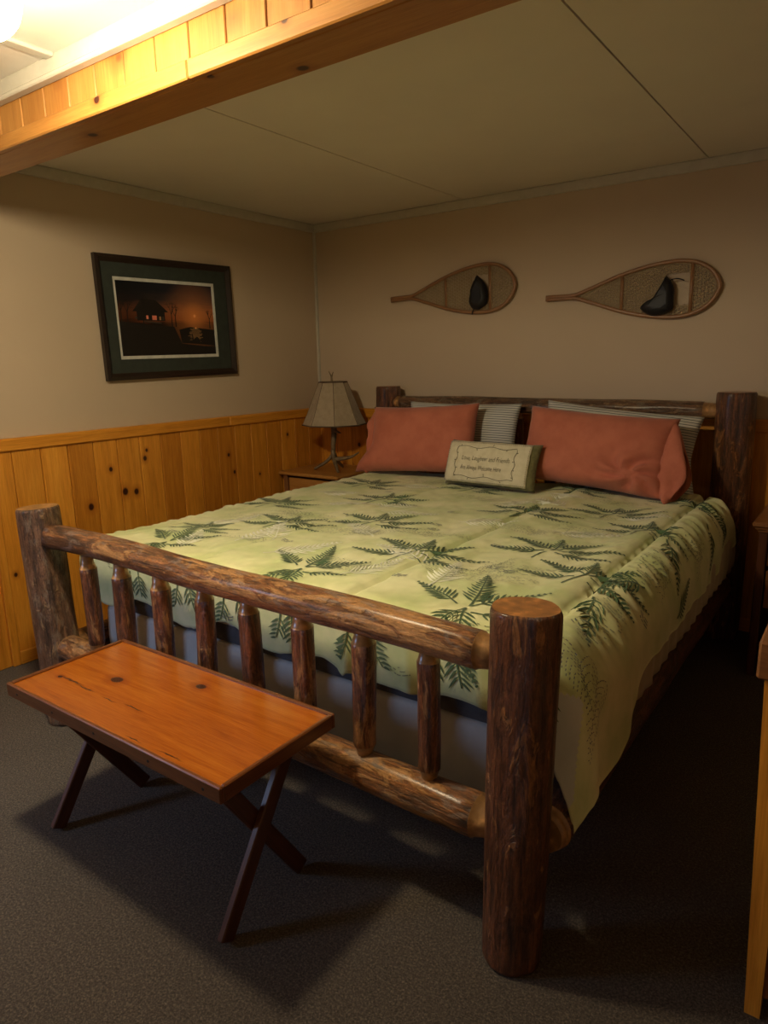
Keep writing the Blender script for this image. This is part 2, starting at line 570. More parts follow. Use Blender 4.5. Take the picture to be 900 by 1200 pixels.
def obj(name, mb, mats, parent=None, origin=None):
    if not isinstance(mats, (list, tuple)):
        mats = [mats]
    if parent is not None:
        org = parent['_w'] if '_w' in parent else parent.location
        org = Vector(org)
    else:
        org = Vector(origin) if origin is not None else Vector((0, 0, 0))
    me = bpy.data.meshes.new(name)
    me.from_pydata([tuple(v - org) for v in mb.v], [], mb.f)
    for m in mats:
        me.materials.append(m)
    me.polygons.foreach_set('material_index', mb.mi)
    me.polygons.foreach_set('use_smooth', mb.smooth)
    at = me.attributes.new('lc', 'FLOAT_VECTOR', 'POINT')
    at.data.foreach_set('vector', [c for v in mb.lc for c in v])
    at = me.attributes.new('tint', 'FLOAT', 'POINT')
    at.data.foreach_set('value', mb.ti)
    me.update()
    o = bpy.data.objects.new(name, me)
    COL.objects.link(o)
    if parent is not None:
        o.parent = parent
        WORLD[o] = org
    else:
        o.location = org
        WORLD[o] = org
    return o


WORLD = {}


def sub(name, mb, mats, part):
    """sub-part under a part (part sits at its thing's origin, so same offset)"""
    org = WORLD[part]
    o = obj(name, mb, mats, None, org)
    o.location = (0, 0, 0)
    o.parent = part
    return o


def fixnormals(o):
    import bmesh
    bm = bmesh.new()
    bm.from_mesh(o.data)
    bmesh.ops.recalc_face_normals(bm, faces=bm.faces)
    bm.to_mesh(o.data)
    bm.free()
    return o


def empty(name, loc, label, cat, group=None):
    o = bpy.data.objects.new(name, None)
    COL.objects.link(o)
    o.location = loc
    o.empty_display_size = 0.1
    o['label'] = label
    o['category'] = cat
    if group:
        o['group'] = group
    WORLD[o] = Vector(loc)
    return o


def tag(o, label, cat, group=None):
    o['label'] = label
    o['category'] = cat
    if group:
        o['group'] = group
    return o


def struct(name, mb, mats):
    o = obj(name, mb, mats)
    o['kind'] = 'structure'
    return fixnormals(o)


# ------------------------------------------------------------------ room shell
CZ = 2.33
RX, NY = 4.3, -5.4
mb = MB()
mb.box((-0.1, NY - 0.1, -0.05), (RX + 0.1, 0.1, 0))
struct('floor', mb, M['carpet'])
mb = MB()
mb.box((-0.1, 0, 0), (RX + .1, 0.1, 2.5))
struct('wall_back', mb, M['wall'])
mb = MB()
mb.box((-0.1, NY - .1, 0), (0, WIN['y0'], 2.5))
mb.box((-0.1, WIN['y1'], 0), (0, 0, 2.5))
mb.box((-0.1, WIN['y0'], 0), (0, WIN['y1'], WIN['z0']))
mb.box((-0.1, WIN['y0'], WIN['z1']), (0, WIN['y1'], 2.5))
struct('wall_left', mb, M['wall'])
mb = MB()
mb.box((RX, NY - .1, 0), (RX + .1, 0, 2.5))
struct('wall_right', mb, M['wall'])
mb = MB()
mb.box((0, NY - .1, 0), (RX, NY, 2.5))
struct('wall_near', mb, M['wall'])
mb = MB()
for a in ((WIN['y0'] - .07, WIN['z0'] - .07, WIN['y0'], WIN['z1'] + .07), (WIN['y1'], WIN['z0'] - .07, WIN['y1'] + .07, WIN['z1'] + .07),
          (WIN['y0'], WIN['z0'] - .07, WIN['y1'], WIN['z0']), (WIN['y0'], WIN['z1'], WIN['y1'], WIN['z1'] + .07)):
    mb.box((0.0, a[0], a[1]), (0.04, a[2], a[3]), axis=2)
struct('window_1', mb, M['pine'])
# ceiling boards with narrow open joints
mb = MB()
XS = [0, 1.172, 2.507, RX]
for i in range(3):
    lo_ = XS[i] + (0.0035 if i else 0)
    hi_ = XS[i + 1] - (0.0035 if i < 2 else 0)
    n = 10
    for j in range(n):                               # boards sag a touch
        y0_, y1_ = NY + (0 - NY) * j / n, NY + (0 - NY) * (j + 1) / n
        mb.box((lo_, y0_, CZ), (hi_, y1_, CZ + 0.012), off=Vector((0, 0, 0)))
mb.box((-.1, NY - .1, CZ + 0.02), (RX + .1, .1, CZ + .1), m=1)
struct('ceiling', mb, [M['ceiling'], M['gap']])


def crown_profile_run(a, b, inward, h=0.052, d=0.016):
    """thin painted crown strip from a to b along the ceiling, projecting `inward`"""
    mb = MB()
    a, b, n = Vector(a), Vector(b), Vector(inward)
    pr = [(0, 0), (d * .8, 0), (d, .004), (d, h - .006), (d * .7, h), (0, h)]
    rings = []
    for p in (a, b):
        rings.append([mb.vert(p + n * q[0] - Vector((0, 0, 1)) * (h - q[1]) + Vector((0, 0, 0))) for q in pr])
    k = len(pr)
    for i in range(k):
        mb.face((rings[0][i], rings[0][(i + 1) % k], rings[1][(i + 1) % k], rings[1][i]))
    mb.face(rings[0])
    mb.face(rings[1][::-1])
    return mb


BY1, BY2, BZ = -2.516, -2.3545, 2.13
struct('trim_1', crown_profile_run((0, 0, CZ), (0, BY2, CZ), (1, 0, 0)), M['crown'])
struct('trim_2', crown_profile_run((0, 0, CZ), (RX, 0, CZ), (0, -1, 0)), M['crown'])
mb = MB()
mb.box((0.0, -0.016, 1.1), (0.016, 0.0, CZ - .05))       # painted corner strip
struct('trim_3', mb, M['crown'])

# wainscot: planks with V grooves
PW = 0.1385


def plank_run(mb, start, end, fixed, axis, z0, z1, thick, first, sgn, m=0):
    """axis 'y': planks on wall x=fixed, sgn the direction they stick out"""
    c = first
    while c > start:
        c -= PW
    while c < end:
        a, b = max(c, start), min(c + PW, end)
        if b - a > 0.01:
            ti = rnd.random()
            g = 0.0016
            if axis == 'y':
                l, h = (fixed, a + g, z0), (fixed + sgn * thick, b - g, z1)
            else:
                l, h = (a + g, fixed, z0), (b - g, fixed + sgn * thick, z1)
            lo2 = tuple(min(l[i], h[i]) for i in range(3))
            hi2 = tuple(max(l[i], h[i]) for i in range(3))
            mb.box(lo2, hi2, m=m, axis=2, tint=ti, bev=0.0035)
        c += PW


mb = MB()
plank_run(mb, -2.335, 0.0, 0.0, 'y', 0.0, 1.045, 0.02, -2.243, 1)
mb.box((0.0, -2.335, 0), (0.008, 0, 1.04), m=0)
struct('trim_4', mb, [M['pine'], M['darkwood']])
mb = MB()
plank_run(mb, 0.02, RX, 0.0, 'x', 0.0, 1.035, 0.02, 0.02, -1)
mb.box((0.0, -0.008, 0), (RX, 0, 1.03), m=0)
struct('trim_5', mb, [M['pine'], M['darkwood']])
# pieces near the camera on the left wall: vertical trim and flush pine panelling
mb = MB()
plank_run(mb, NY, WIN['y0'] - .07, 0.0, 'y', 0.0, 1.04, 0.014, -2.37, 1)
plank_run(mb, WIN['y0'] - .07, WIN['y1'] + .07, 0.0, 'y', 0.0, WIN['z0'] - .07, 0.014, -2.37, 1)
plank_run(mb, WIN['y1'] + .07, -2.37, 0.0, 'y', 0.0, 1.04, 0.014, -2.37, 1)
struct('trim_6', mb, [M['pine'], M['darkwood']])
mb = MB()
mb.box((0.0, -2.372, 0), (0.03, -2.335, 1.042), tint=0.7, bev=0.003)
struct('trim_7', mb, M['pine'])
# cap rail
mb = MB()
for a, b in ((NY, WIN['y0'] - .07), (WIN['y1'] + .07, -3.0), (-3.0, -0.9), (-0.9, 0)):
    mb.box((0.0, a + .0005, 1.035), (0.034, b, 1.095), axis=1, tint=rnd.uniform(.3, .7), bev=0.006)
struct('trim_8', mb, M['pine'])
mb = MB()
mb.box((0.034, -0.034, 1.03), (RX, 0, 1.095), axis=0, tint=.4, bev=0.006)
struct('trim_9', mb, M['pine'])
mb = MB()
mb.box((0.02, -2.335, 0), (0.034, -0.02, 0.068), axis=1, tint=0.75, bev=0.004)
struct('baseboard_left', mb, M['pine'])
mb = MB()
mb.box((0.034, -0.034, 0), (RX, -0.02, 0.068), axis=0, tint=0.6, bev=0.004)
struct('baseboard_back', mb, M['pine'])

# dropped beam
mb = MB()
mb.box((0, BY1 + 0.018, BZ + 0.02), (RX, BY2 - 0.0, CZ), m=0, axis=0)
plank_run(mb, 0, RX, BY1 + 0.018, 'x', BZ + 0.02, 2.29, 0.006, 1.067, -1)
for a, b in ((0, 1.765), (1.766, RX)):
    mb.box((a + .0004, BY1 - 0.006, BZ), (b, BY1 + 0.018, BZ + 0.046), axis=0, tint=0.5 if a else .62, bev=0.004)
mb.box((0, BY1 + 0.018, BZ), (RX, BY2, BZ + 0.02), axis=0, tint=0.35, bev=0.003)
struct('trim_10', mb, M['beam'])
# white strip above beam, with lip
mb = MB()
mb.box((0, BY1 - 0.012, 2.272), (RX, BY1 + 0.018, CZ), axis=0, bev=0.004)
mb.box((0, BY1 - 0.020, 2.266), (RX, BY1 + 0.012, 2.282), axis=0, bev=0.004)
struct('trim_11', mb, M['crown'])
mb = MB()
mb.box((1.147, NY, CZ - 0.012), (1.187, BY1 - .012, CZ), axis=1, bev=0.003)
struct('trim_12', mb, M['crown'])

# ------------------------------------------------------------------ ceiling lamp
t = empty('ceiling_lamp', (GLOBE.x, GLOBE.y, CZ), 'round glowing globe ceiling lamp hanging at the top left corner', 'lamp')
mb = MB()
R = 0.085
mb.lathe(GLOBE, [(0.0005, -R)] + [(R * sin(a), -R * cos(a)) for a in [pi * i / 18 for i in range(1, 9)]] + [(R, 0), (R * .998, R * .06)], 36)
g = fixnormals(obj('globe', mb, M['globe'], t))
mb = MB()
mb.lathe(GLOBE, [(R * 1.02 * cos(a), R * 1.02 * sin(a)) for a in [.05 + (pi / 2 - .30) * i / 10 for i in range(11)]], 36)  # opaque cap over the globe, added to shield the ceiling from its light
mb.lathe((GLOBE.x, GLOBE.y, 0), [(0.05, GLOBE.z + R * 0.9), (0.052, GLOBE.z + R + 0.012), (0.03, GLOBE.z + R + 0.018), (0.03, CZ - 0.015), (0.075, CZ - 0.012), (0.075, CZ)], 28)
fixnormals(obj('fixture_base_added_cap', mb, M['fixture'], t))

# ------------------------------------------------------------------ log bed
PB = Vector((1.72, -1.3, 0))
bed = empty('log_bed', PB, 'king size peeled log bed frame with four thick bark posts', 'bed')
FPY = -2.49


def logpart(name, mats, lab=None, **kw):
    mb = MB()
    mb.log(**kw)
    o = fixnormals(obj(name, mb, mats, bed))
    if lab:
        o['label'] = lab
    return o


logpart('bed_post', [M['bark_post'], M['cut'], M['cuttop']], p0=(2.719, FPY - .046, 0), p1=(2.717, FPY, 0.876), R0=0.070, R1=0.080, seed=1, wob=0.05, endm=2, step=.03)
logpart('bed_post', [M['bark_left'], M['cut'], M['cut']], p0=(0.718, FPY, 0), p1=(0.672, FPY, 0.885), R0=0.083, R1=0.079, seed=2, wob=0.05, endm=2)
logpart('bed_post', [M['bark_post'], M['cut'], M['cuttop']], p0=(2.745, -0.13, 0), p1=(2.745, -0.13, 1.232), R0=0.095, R1=0.088, seed=3, wob=0.05, endm=2)
logpart('bed_post', [M['bark_post'], M['cut'], M['cuttop']], p0=(0.70, -0.13, 0), p1=(0.70, -0.13, 1.25), R0=0.085, R1=0.080, seed=4, wob=0.05, endm=2)
logpart('top_rail', [M['bark_rail'], M['cut']], p0=(0.735, FPY - .0, 0.778), p1=(2.66, FPY - .0, 0.752), R0=0.048, R1=0.048, seed=5, wob=0.08, t0=0.025, t1=0.055, tr=0.75)
logpart('bottom_rail', [M['bark_rail'], M['cut']], p0=(0.74, FPY, 0.325), p1=(2.665, FPY, 0.308), R0=0.052, R1=0.055, seed=6, wob=0.07, t0=0.05, t1=0.06, tr=0.72)
for i, x in enumerate((0.981, 1.185, 1.405, 1.615, 1.828, 2.039, 2.252, 2.461)):
    logpart('spindle', [M['bark_spindle'], M['cut']], p0=(x + rnd.uniform(-.004, .004), FPY, 0.345), p1=(x, FPY, 0.735),
            R0=0.031 + rnd.uniform(-.002, .004), R1=0.032 + rnd.uniform(-.002, .003), seed=10 + i, wob=0.10, t0=0.045, t1=0.05, tr=0.66, seg=18, step=.025)
logpart('side_rail', [M['bark_post'], M['cut']], p0=(2.745, FPY + .05, 0.29), p1=(2.745, -.19, 0.29), R0=0.066, R1=0.062, seed=21, wob=0.06, tr=.82, t0=0.03, t1=0.05)
logpart('side_rail', [M['bark_post'], M['cut']], p0=(0.70, FPY + .05, 0.29), p1=(0.70, -.18, 0.29), R0=0.06, R1=0.06, seed=22, wob=0.06, t0=0.05, t1=0.05)
logpart('top_rail', [M['bark_head'], M['cut']], p0=(0.76, -0.14, 1.150), p1=(2.69, -0.14, 1.143), R0=0.044, R1=0.044, seed=23, wob=0.10, t0=0.05, t1=0.09, tr=0.8)
logpart('bottom_rail', [M['bark_rail'], M['cut']], p0=(0.76, -0.14, 0.50), p1=(2.69, -0.14, 0.50), R0=0.05, R1=0.05, seed=24, wob=0.06, t0=0.05, t1=0.05)
for i, x in enumerate((0.95, 1.17, 1.385, 1.612, 1.82, 2.035, 2.25, 2.467)):
    logpart('spindle', [M['bark_spindle'], M['cut']], p0=(x, -0.14, 0.53), p1=(x, -0.14, 1.122), R0=0.033, R1=0.033, seed=30 + i, wob=0.09, t0=0.04, t1=0.05, tr=0.66, seg=16, step=.03)

# mattress and box spring
ME = dict(x0=0.775, x1=2.665, y0=-2.33, y1=-0.215)


def rounded_slab(x0, x1, y0, y1, z0, z1, rc=0.08, re=0.03, bulge=0.006):
    mb = MB()
    def outline(ins):
        pts = []
        for cx, cy, a0 in ((x1 - rc, y1 - rc, 0), (x0 + rc, y1 - rc, pi / 2), (x0 + rc, y0 + rc, pi), (x1 - rc, y0 + rc, 1.5 * pi)):
            for k in range(7):
                a = a0 + k * pi / 12
                pts.append((cx + (rc - ins) * cos(a), cy + (rc - ins) * sin(a)))
        return pts
    levels = [(z0, re), (z0 + re * .3, re * .3), (z0 + re, 0), ((z0 + z1) / 2, -bulge), (z1 - re, 0), (z1 - re * .3, re * .3), (z1, re)]
    rings = [[mb.vert((x, y, z)) for x, y in outline(i)] for z, i in levels]
    n = len(rings[0])
    for i in range(len(rings) - 1):
        for j in range(n):
            mb.face((rings[i][j], rings[i][(j + 1) % n], rings[i + 1][(j + 1) % n], rings[i + 1][j]), 0, True)
    mb.face(rings[0][::-1])
    mb.face(rings[-1])
    return mb


o = fixnormals(obj('box_spring', rounded_slab(ME['x0'] + .005, ME['x1'] - .005, ME['y0'] - .005, ME['y1'], 0.20, 0.458, 0.06, 0.015), M['boxspring'], None, (1.72, -1.27, 0.2)))
tag(o, 'pale cloth box spring showing between the footboard spindles', 'box spring')
mat_t = empty('mattress', (1.72, -1.27, 0.46), 'thick mattress with dark edge band lying on the box spring', 'mattress')
o = fixnormals(obj('mattress_body', rounded_slab(ME['x0'], ME['x1'], ME['y0'], ME['y1'], 0.460, 0.722, 0.09, 0.04), M['boxspring'], mat_t))
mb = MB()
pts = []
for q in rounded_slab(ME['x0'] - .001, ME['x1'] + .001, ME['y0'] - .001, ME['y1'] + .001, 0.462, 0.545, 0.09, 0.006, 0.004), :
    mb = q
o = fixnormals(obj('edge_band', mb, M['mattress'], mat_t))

# ------------------------------------------------------------------ comforter
EX0, EX1, EYF, EYH, TZ = 0.80, 2.655, -2.30, -0.30, 0.742
HL, HR, HF = 0.085, 0.17, 0.075
AL, AR, AF = 0.30, 0.325, 0.262


def sm(x, a, b):
    t = min(1, max(0, (x - a) / (b - a)))
    return t * t * (3 - 2 * t)


def cloth(s, y):
    """cloth coordinates (s across, y along, both continue past the mattress edge) -> world point"""
    a = s - EX1 if s > EX1 else (EX0 - s if s < EX0 else 0.0)
    sg = 1 if s > EX1 else -1
    b = EYF - y if y < EYF else 0.0
    bx = min(max(s, EX0), EX1)
    by = max(y, EYF)
    # quilt puff on the top
    d = min(s - EX0, EX1 - s, 0.30)
    z = TZ + 0.012 * noise.noise(Vector((s * 3.1, y * 3.1, 1))) + 0.005 * noise.noise(Vector((s * 9, y * 7, 4))) + 0.0038 * noise.noise(Vector((s * 26, y * 19, 8)))
    for x0, wd, dp in ((2.085, 0.009, 0.015), (EX1 + .012, 0.012, 0.022), (1.42, 0.010, 0.005)):
        z -= dp * exp(-((s - x0) / wd) ** 2)
        z += dp * 0.6 * exp(-((abs(s - x0) - .06) / .05) ** 2)
    r = hypot(a, b)
    if r < 1e-9:
        return Vector((bx, by, z))
    dx, dy = sg * a / r, -b / r
    Hs = HR if sg > 0 else HL
    H = Hs * abs(dx) ** 1.2 + HF * abs(dy) ** 1.2
    # fullness folds
    if b <= 0:
        u = y
        f = noise.noise(Vector((u * 5.0, 3.1, sg))) * 0.7 + noise.noise(Vector((u * 13 + 2, 8.1, sg))) * 0.35
        puck = noise.noise(Vector((u * 30, r * 3, 5 * sg))) * 0.020 * exp(-((r - 0.09) / 0.08) ** 2)
    elif a <= 0:
        u = s
        f = noise.noise(Vector((u * 6.0, 7.7, 0))) * 0.6
        puck = 0
    else:
        th = atan2(b, a)
        f = 0.5 * sin(th * 6.0 + .6) * min(1, min(a, b) * 8) + 0.4 * noise.noise(Vector((th * 3, 1.5, 2)))
        puck = 0
    amp = (0.030 if (b <= 0 and sg > 0) else 0.012 if a <= 0 else 0.022) * sm(r, 0.10, 0.40)
    if a > 0 and b <= 0 and sg > 0:
        H += 0.02 * sm(-y, 0.3, 1.5) - 0.02
    if r < H * pi / 2:
        h = H * sin(r / H)
        dz = -H * (1 - cos(r / H))
    else:
        e = r - H * pi / 2
        h = H + (0.05 * e if (a > 0 and sg > 0) else 0)
        dz = -H - e
    h += f * amp + puck
    z += dz + puck * .7
    return Vector((bx + dx * h, by + dy * h, z))


def cnorm(s, y):
    e = 0.004
    n = (cloth(s + e, y) - cloth(s - e, y)).cross(cloth(s, y + e) - cloth(s, y - e))
    return n.normalized()


mb = MB()
cols, rows = [], []
na, nt = 34, 190
for i in range(na):
    cols.append(('L', 1 - i / na))
for i in range(nt + 1):
    cols.append(('T', i / nt))
for i in range(1, na + 1):
    cols.append(('R', i / na))
nb, nl = 26, 190
for i in range(nb):
    rows.append(('F', 1 - i / nb))
for i in range(nl + 1):
    rows.append(('T', i / nl))


def coord(c, r):
    if r[0] == 'T':
        y = EYF + (EYH - EYF) * r[1]
    else:
        y = None
    if c[0] == 'T':
        s = EX0 + (EX1 - EX0) * c[1]
    elif c[0] == 'R':
        yy = y if y is not None else EYF
        s = EX1 + c[1] * (AR + 0.02 * noise.noise(Vector((yy * 4, 0, 0))) + 0.16 * sm(-yy, 1.8, 2.2) - 0.03 * sm(-yy, .8, .3))
    else:
        s = EX0 - c[1] * AL
    if y is None:
        sc = min(max(s, EX0), EX1)
        y = EYF - r[1] * (AF + 0.040 * noise.noise(Vector((sc * 5.3, 2.2, 0))) + 0.02 * sin(sc * 15))
    return s, y


grid, inner = [], []
for r in rows:
    ro, ri = [], []
    for c in cols:
        s, y = coord(c, r)
        p = cloth(s, y)
        n = cnorm(s, y)
        l = Vector((s, y, 0))
        ro.append(mb.vert(p, l))
        ri.append(mb.vert(p - n * 0.012, l))
    grid.append(ro)
    inner.append(ri)
nR, nC = len(rows), len(cols)
for i in range(nR - 1):
    for j in range(nC - 1):
        cs, cy_ = coord(cols[j], rows[i])
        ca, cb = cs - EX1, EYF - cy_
        corner_patch = 0.05 < ca < 0.40 and cb > 0.09 + abs(ca - 0.19) * 0.75       # patch of outer faces at the corner given the pale lining material
        mb.face((grid[i][j], grid[i][j + 1], grid[i + 1][j + 1], grid[i + 1][j]), 1 if corner_patch else 0, True)
        mb.face((inner[i][j], inner[i + 1][j], inner[i + 1][j + 1], inner[i][j + 1]), 1, True)
for i in range(nR - 1):
    for j in (0, nC - 1):
        mb.face((grid[i][j], grid[i + 1][j], inner[i + 1][j], inner[i][j]), 0, True)
for j in range(nC - 1):
    for i in (0, nR - 1):
        mb.face((grid[i][j], inner[i][j], inner[i][j + 1], grid[i][j + 1]), 0, True)


# printed pattern: flat shapes laid on the cloth, part of the same mesh
def inside(s, y):
    if y > EYH - .02:
        return False
    a = s - EX1 if s > EX1 else (EX0 - s if s < EX0 else 0)
    lim = AR + .10 * sm(-y, 1.8, 2.2) if s > EX1 else AL - .01
    b = max(0, EYF - y)
    return a < lim - .01 and b < AF - .03


def printpoly(pts, m, lift=0.0022):
    if not all(inside(x, y) for x, y in pts):
        return
    ids = [mb.vert(cloth(x, y) + cnorm(x, y) * lift, (x, y, 0)) for x, y in pts]
    mb.face(ids, m, False)


def leaf(x, y, ang, L, W, m, bend=0.0):
    c_, s_ = cos(ang), sin(ang)
    def P(u, v):
        return (x + c_ * u - s_ * v, y + s_ * u + c_ * v)
    printpoly([P(0, 0), P(L * .3, W * .5), P(L * .7, W * .38 + bend), P(L, bend * 2)], m)
    printpoly([P(0, 0), P(L, bend * 2), P(L * .7, -W * .38 + bend), P(L * .3, -W * .5)], m)


def frond(x, y, ang, L, W, m, n=13, curve=0.3, gap=0.12):
    n = max(7, int(n * 0.95))
    """a fern frond: curved rachis with paired tapering leaflets"""
    px, py, a = x, y, ang
    st = L / (n + 2)
    a += -curve * 0.5
    for i in range(n + 2):
        nx, ny = px + cos(a) * st, py + sin(a) * st
        w_ = 0.0028 * (1 - i / (n + 3)) + 0.0008
        ox, oy = -sin(a) * w_, cos(a) * w_
        printpoly([(px + ox, py + oy), (nx + ox * .9, ny + oy * .9), (nx - ox * .9, ny - oy * .9), (px - ox, py - oy)], m)
        t_ = (i + 1) / (n + 2)
        if t_ > gap:
            ll = W * 1.75 * (1 - t_) ** 0.9 * (0.75 if i % 2 else 1.0) + 0.006
            for sd in (1, -1):
                leaf(nx, ny, a + sd * 0.95, ll, st * .46, m, sd * -.06 * ll)
        px, py = nx, ny
        a += curve / (n + 2)


def sprig(x, y, sc, rot=0, m=2, kind=0):
    A = lambda d: math.radians(d) + rot
    if kind == 0:
        frond(x, y, A(150), .26 * sc, .042 * sc, m, 12, .35)
        frond(x - .03 * sc, y - .03 * sc, A(178), .22 * sc, .036 * sc, m, 11, -.3)
        frond(x, y, A(95), .17 * sc, .036 * sc, m, 9, .25)
        frond(x + .01, y, A(48), .21 * sc, .04 * sc, m, 11, -.35)
        frond(x + .02, y - .01, A(12), .24 * sc, .036 * sc, m, 12, .3)
        frond(x + .02, y - .05 * sc, A(-12), .22 * sc, .032 * sc, m, 11, .3)
        stem = [(x, y), (x - .03 * sc, y - .06 * sc), (x - .04 * sc, y - .13 * sc)]
    else:
        frond(x, y, A(110), .28 * sc, .05 * sc, m, 14, .25)
        frond(x, y, A(50), .24 * sc, .045 * sc, m, 12, -.2)
        frond(x - .04 * sc, y, A(155), .22 * sc, .042 * sc, m, 11, .3)
        frond(x + .03 * sc, y - .05 * sc, A(15), .17 * sc, .035 * sc, m, 9, .2)
        frond(x, y - .02 * sc, A(-65), .26 * sc, .045 * sc, m, 13, .2)
        frond(x, y - .02 * sc, A(-110), .20 * sc, .04 * sc, m, 10, -.2)
        stem = []
    for (ax_, ay_), (bx_, by_) in zip(stem, stem[1:]):
        L_ = hypot(bx_ - ax_, by_ - ay_)
        ox, oy = -(by_ - ay_) / L_ * .003, (bx_ - ax_) / L_ * .003
        printpoly([(ax_ + ox, ay_ + oy), (bx_ + ox, by_ + oy), (bx_ - ox, by_ - oy), (ax_ - ox, ay_ - oy)], m)


def dots(x, y, w_, h_, m, n=120, sz=0.006, rot=0.0):
    """leafy cluster drawn as short dashes in arching rows"""
    for k in range(n):
        rr_ = sqrt(rnd.random())
        th = rnd.uniform(0, 2 * pi)
        u, v = rr_ * cos(th) * w_, rr_ * sin(th) * h_
        v = round(v / 0.011) * 0.011 + 0.25 * u * u / max(w_, .01)
        aa = rot + .5 * u / w_
        X, Y = x + u * cos(rot) - v * sin(rot), y + u * sin(rot) + v * cos(rot)
        c_, s_ = cos(aa), sin(aa)
        L2, W2 = sz * .5, sz * .22
        printpoly([(X - c_ * L2 + s_ * W2, Y - s_ * L2 - c_ * W2), (X + c_ * L2 + s_ * W2, Y + s_ * L2 - c_ * W2),
                   (X + c_ * L2 - s_ * W2, Y + s_ * L2 + c_ * W2), (X - c_ * L2 - s_ * W2, Y - s_ * L2 + c_ * W2)], m)


def dotfern(x, y, ang, L, W, m, nb=11, sz=.0065):
    """fern drawn only by rows of short dashes"""
    for i in range(nb):
        t_ = i / nb
        a = ang + .35 * t_
        bx_, by_ = x + cos(a) * L * t_, y + sin(a) * L * t_
        for sd in (1, -1):
            aa = a + sd * (1.05 - .3 * t_)
            ln = W * (1 - t_) ** .7
            d_ = .008
            while d_ < ln:
                q = aa - sd * .5 * d_ / W
                X, Y = bx_ + cos(q) * d_, by_ + sin(q) * d_
                c_, s_ = cos(q), sin(q)
                L2, W2 = sz * .5, sz * .2
                printpoly([(X - c_ * L2 + s_ * W2, Y - s_ * L2 - c_ * W2), (X + c_ * L2 + s_ * W2, Y + s_ * L2 - c_ * W2),
                           (X + c_ * L2 - s_ * W2, Y + s_ * L2 + c_ * W2), (X - c_ * L2 - s_ * W2, Y - s_ * L2 + c_ * W2)], m)
                d_ += sz * 1.7


for x, y, a, L in ((2.80, -2.25, -60, .26), (2.88, -2.22, -75, .26), (2.72, -2.30, -40, .2), (1.62, -1.72, 15, .28), (1.30, -1.60, 170, .24), (2.20, -1.98, 10, .32), (2.30, -1.93, 60, .2),
                   (2.30, -1.38, 170, .26), (2.78, -1.45, -90, .24), (2.80, -1.0, -80, .22), (1.1, -1.7, 20, .22), (1.98, -1.62, 170, .22), (1.75, -.9, 10, .22), (1.3, -.65, 10, .2), (1.9, -2.15, 30, .22),
                   (1.45, -2.05, 160, .24), (2.45, -.98, 160, .2)):
    dotfern(x, y, math.radians(a), L, .07, 5 if x > 2.7 and y < -2.2 else 3)

# white ferns first (palest, lowest)
for x, y, a, L in ((1.35, -2.1, 100, .35), (1.55, -2.15, 60, .30), (1.0, -1.95, 70, .28), (1.75, -1.75, 150, .28), (2.12, -1.95, 160, .30), (2.25, -2.15, 100, .28),
                   (1.15, -1.35, 30, .25), (1.5, -1.35, 10, .28), (1.9, -1.35, 20, .25), (1.2, -.75, 10, .25), (1.85, -.95, 20, .25), (2.3, -1.3, 10, .28), (1.45, -2.0, 130, .3),
                   (2.2, -.9, 150, .25), (.95, -1.15, 40, .22), (2.45, -.95, 20, .22), (1.95, -2.2, 70, .25), (1.2, -2.25, 120, .25), (2.0, -.65, 0, .2), (1.6, -1.2, 190, .25)):
    frond(x, y, math.radians(a), L, .06, 4, 14, .3)
# grey-green dotted clusters
for x, y, w_, h_, n in ((1.55, -1.75, .22, .05, 190), (1.25, -1.60, .16, .05, 140), (2.30, -2.0, .22, .06, 240), (2.42, -1.85, .16, .05, 150), (2.20, -1.35, .20, .04, 170),
                        (1.75, -.85, .16, .04, 100), (1.30, -.62, .16, .04, 90), (2.45, -1.25, .18, .05, 150), (2.75, -1.55, .05, .20, 160), (2.76, -2.05, .05, .18, 150),
                        (2.80, -1.1, .05, .16, 110), (2.35, -.65, .15, .04, 90), (1.05, -1.75, .15, .05, 120), (1.85, -2.1, .14, .06, 150), 
                        (2.55, -2.38, .10, .05, 120), (1.95, -1.6, .14, .04, 110), (2.0, -1.15, .14, .03, 80), (.98, -2.4, .08, .05, 80), (1.7, -2.52, .04, .03, 60), (2.30, -2.54, .04, .03, 60)):
    dots(x, y, w_, h_, 5 if x > 2.84 and y < -2.3 else 3, n, 0.0065 if x < 2.84 else .009)
# dark fern sprigs on top
for x, y, sc, ro, kd in ((1.09, -2.20, .80, 0, 1), (1.79, -2.19, .92, -.05, 1), (2.44, -2.24, 1.0, -.05, 1),
                         (1.30, -1.76, .85, .25, 0), (.96, -1.47, .85, .2, 0), (1.02, -.80, .85, .1, 0), (1.36, -1.12, .85, .25, 0), (1.62, -1.54, .9, .3, 0),
                         (2.03, -1.87, 1.0, .1, 0), (1.60, -.66, .8, .15, 0), (2.10, -1.08, .9, .1, 0), (2.42, -1.58, .9, .1, 0), (2.41, -.86, .8, .05, 0),
                         (2.62, -1.83, .85, 0, 0), (2.62, -1.15, .8, 0, 0), (2.10, -.50, .7, 0, 0), (2.66, -.55, .8, -.2, 0), (1.05, -2.0, .6, .4, 0)):
    sprig(x, y, sc, ro, 2, kd)
# fronds hanging on the right side and the foot
for x, y, a, L in ((2.70, -1.98, -70, .25), (2.72, -1.25, -55, .26), (2.77, -.75, -45, .24), (2.80, -.45, -60, .2), (2.94, -1.5, 110, .22), (2.73, -2.42, -40, .22),
                   (2.78, -1.72, -120, .2)):
    frond(x, y, math.radians(a), L, .042, 2, 12, .3)
for x in (1.12, 1.40, 1.64, 1.90, 2.17, 2.47):
    frond(x, -2.40, math.radians(-70 + 20 * sin(x * 9)), .21, .045, 2, 11, .3)
    frond(x - .05, -2.42, math.radians(-110), .17, .04, 2, 9, -.3)
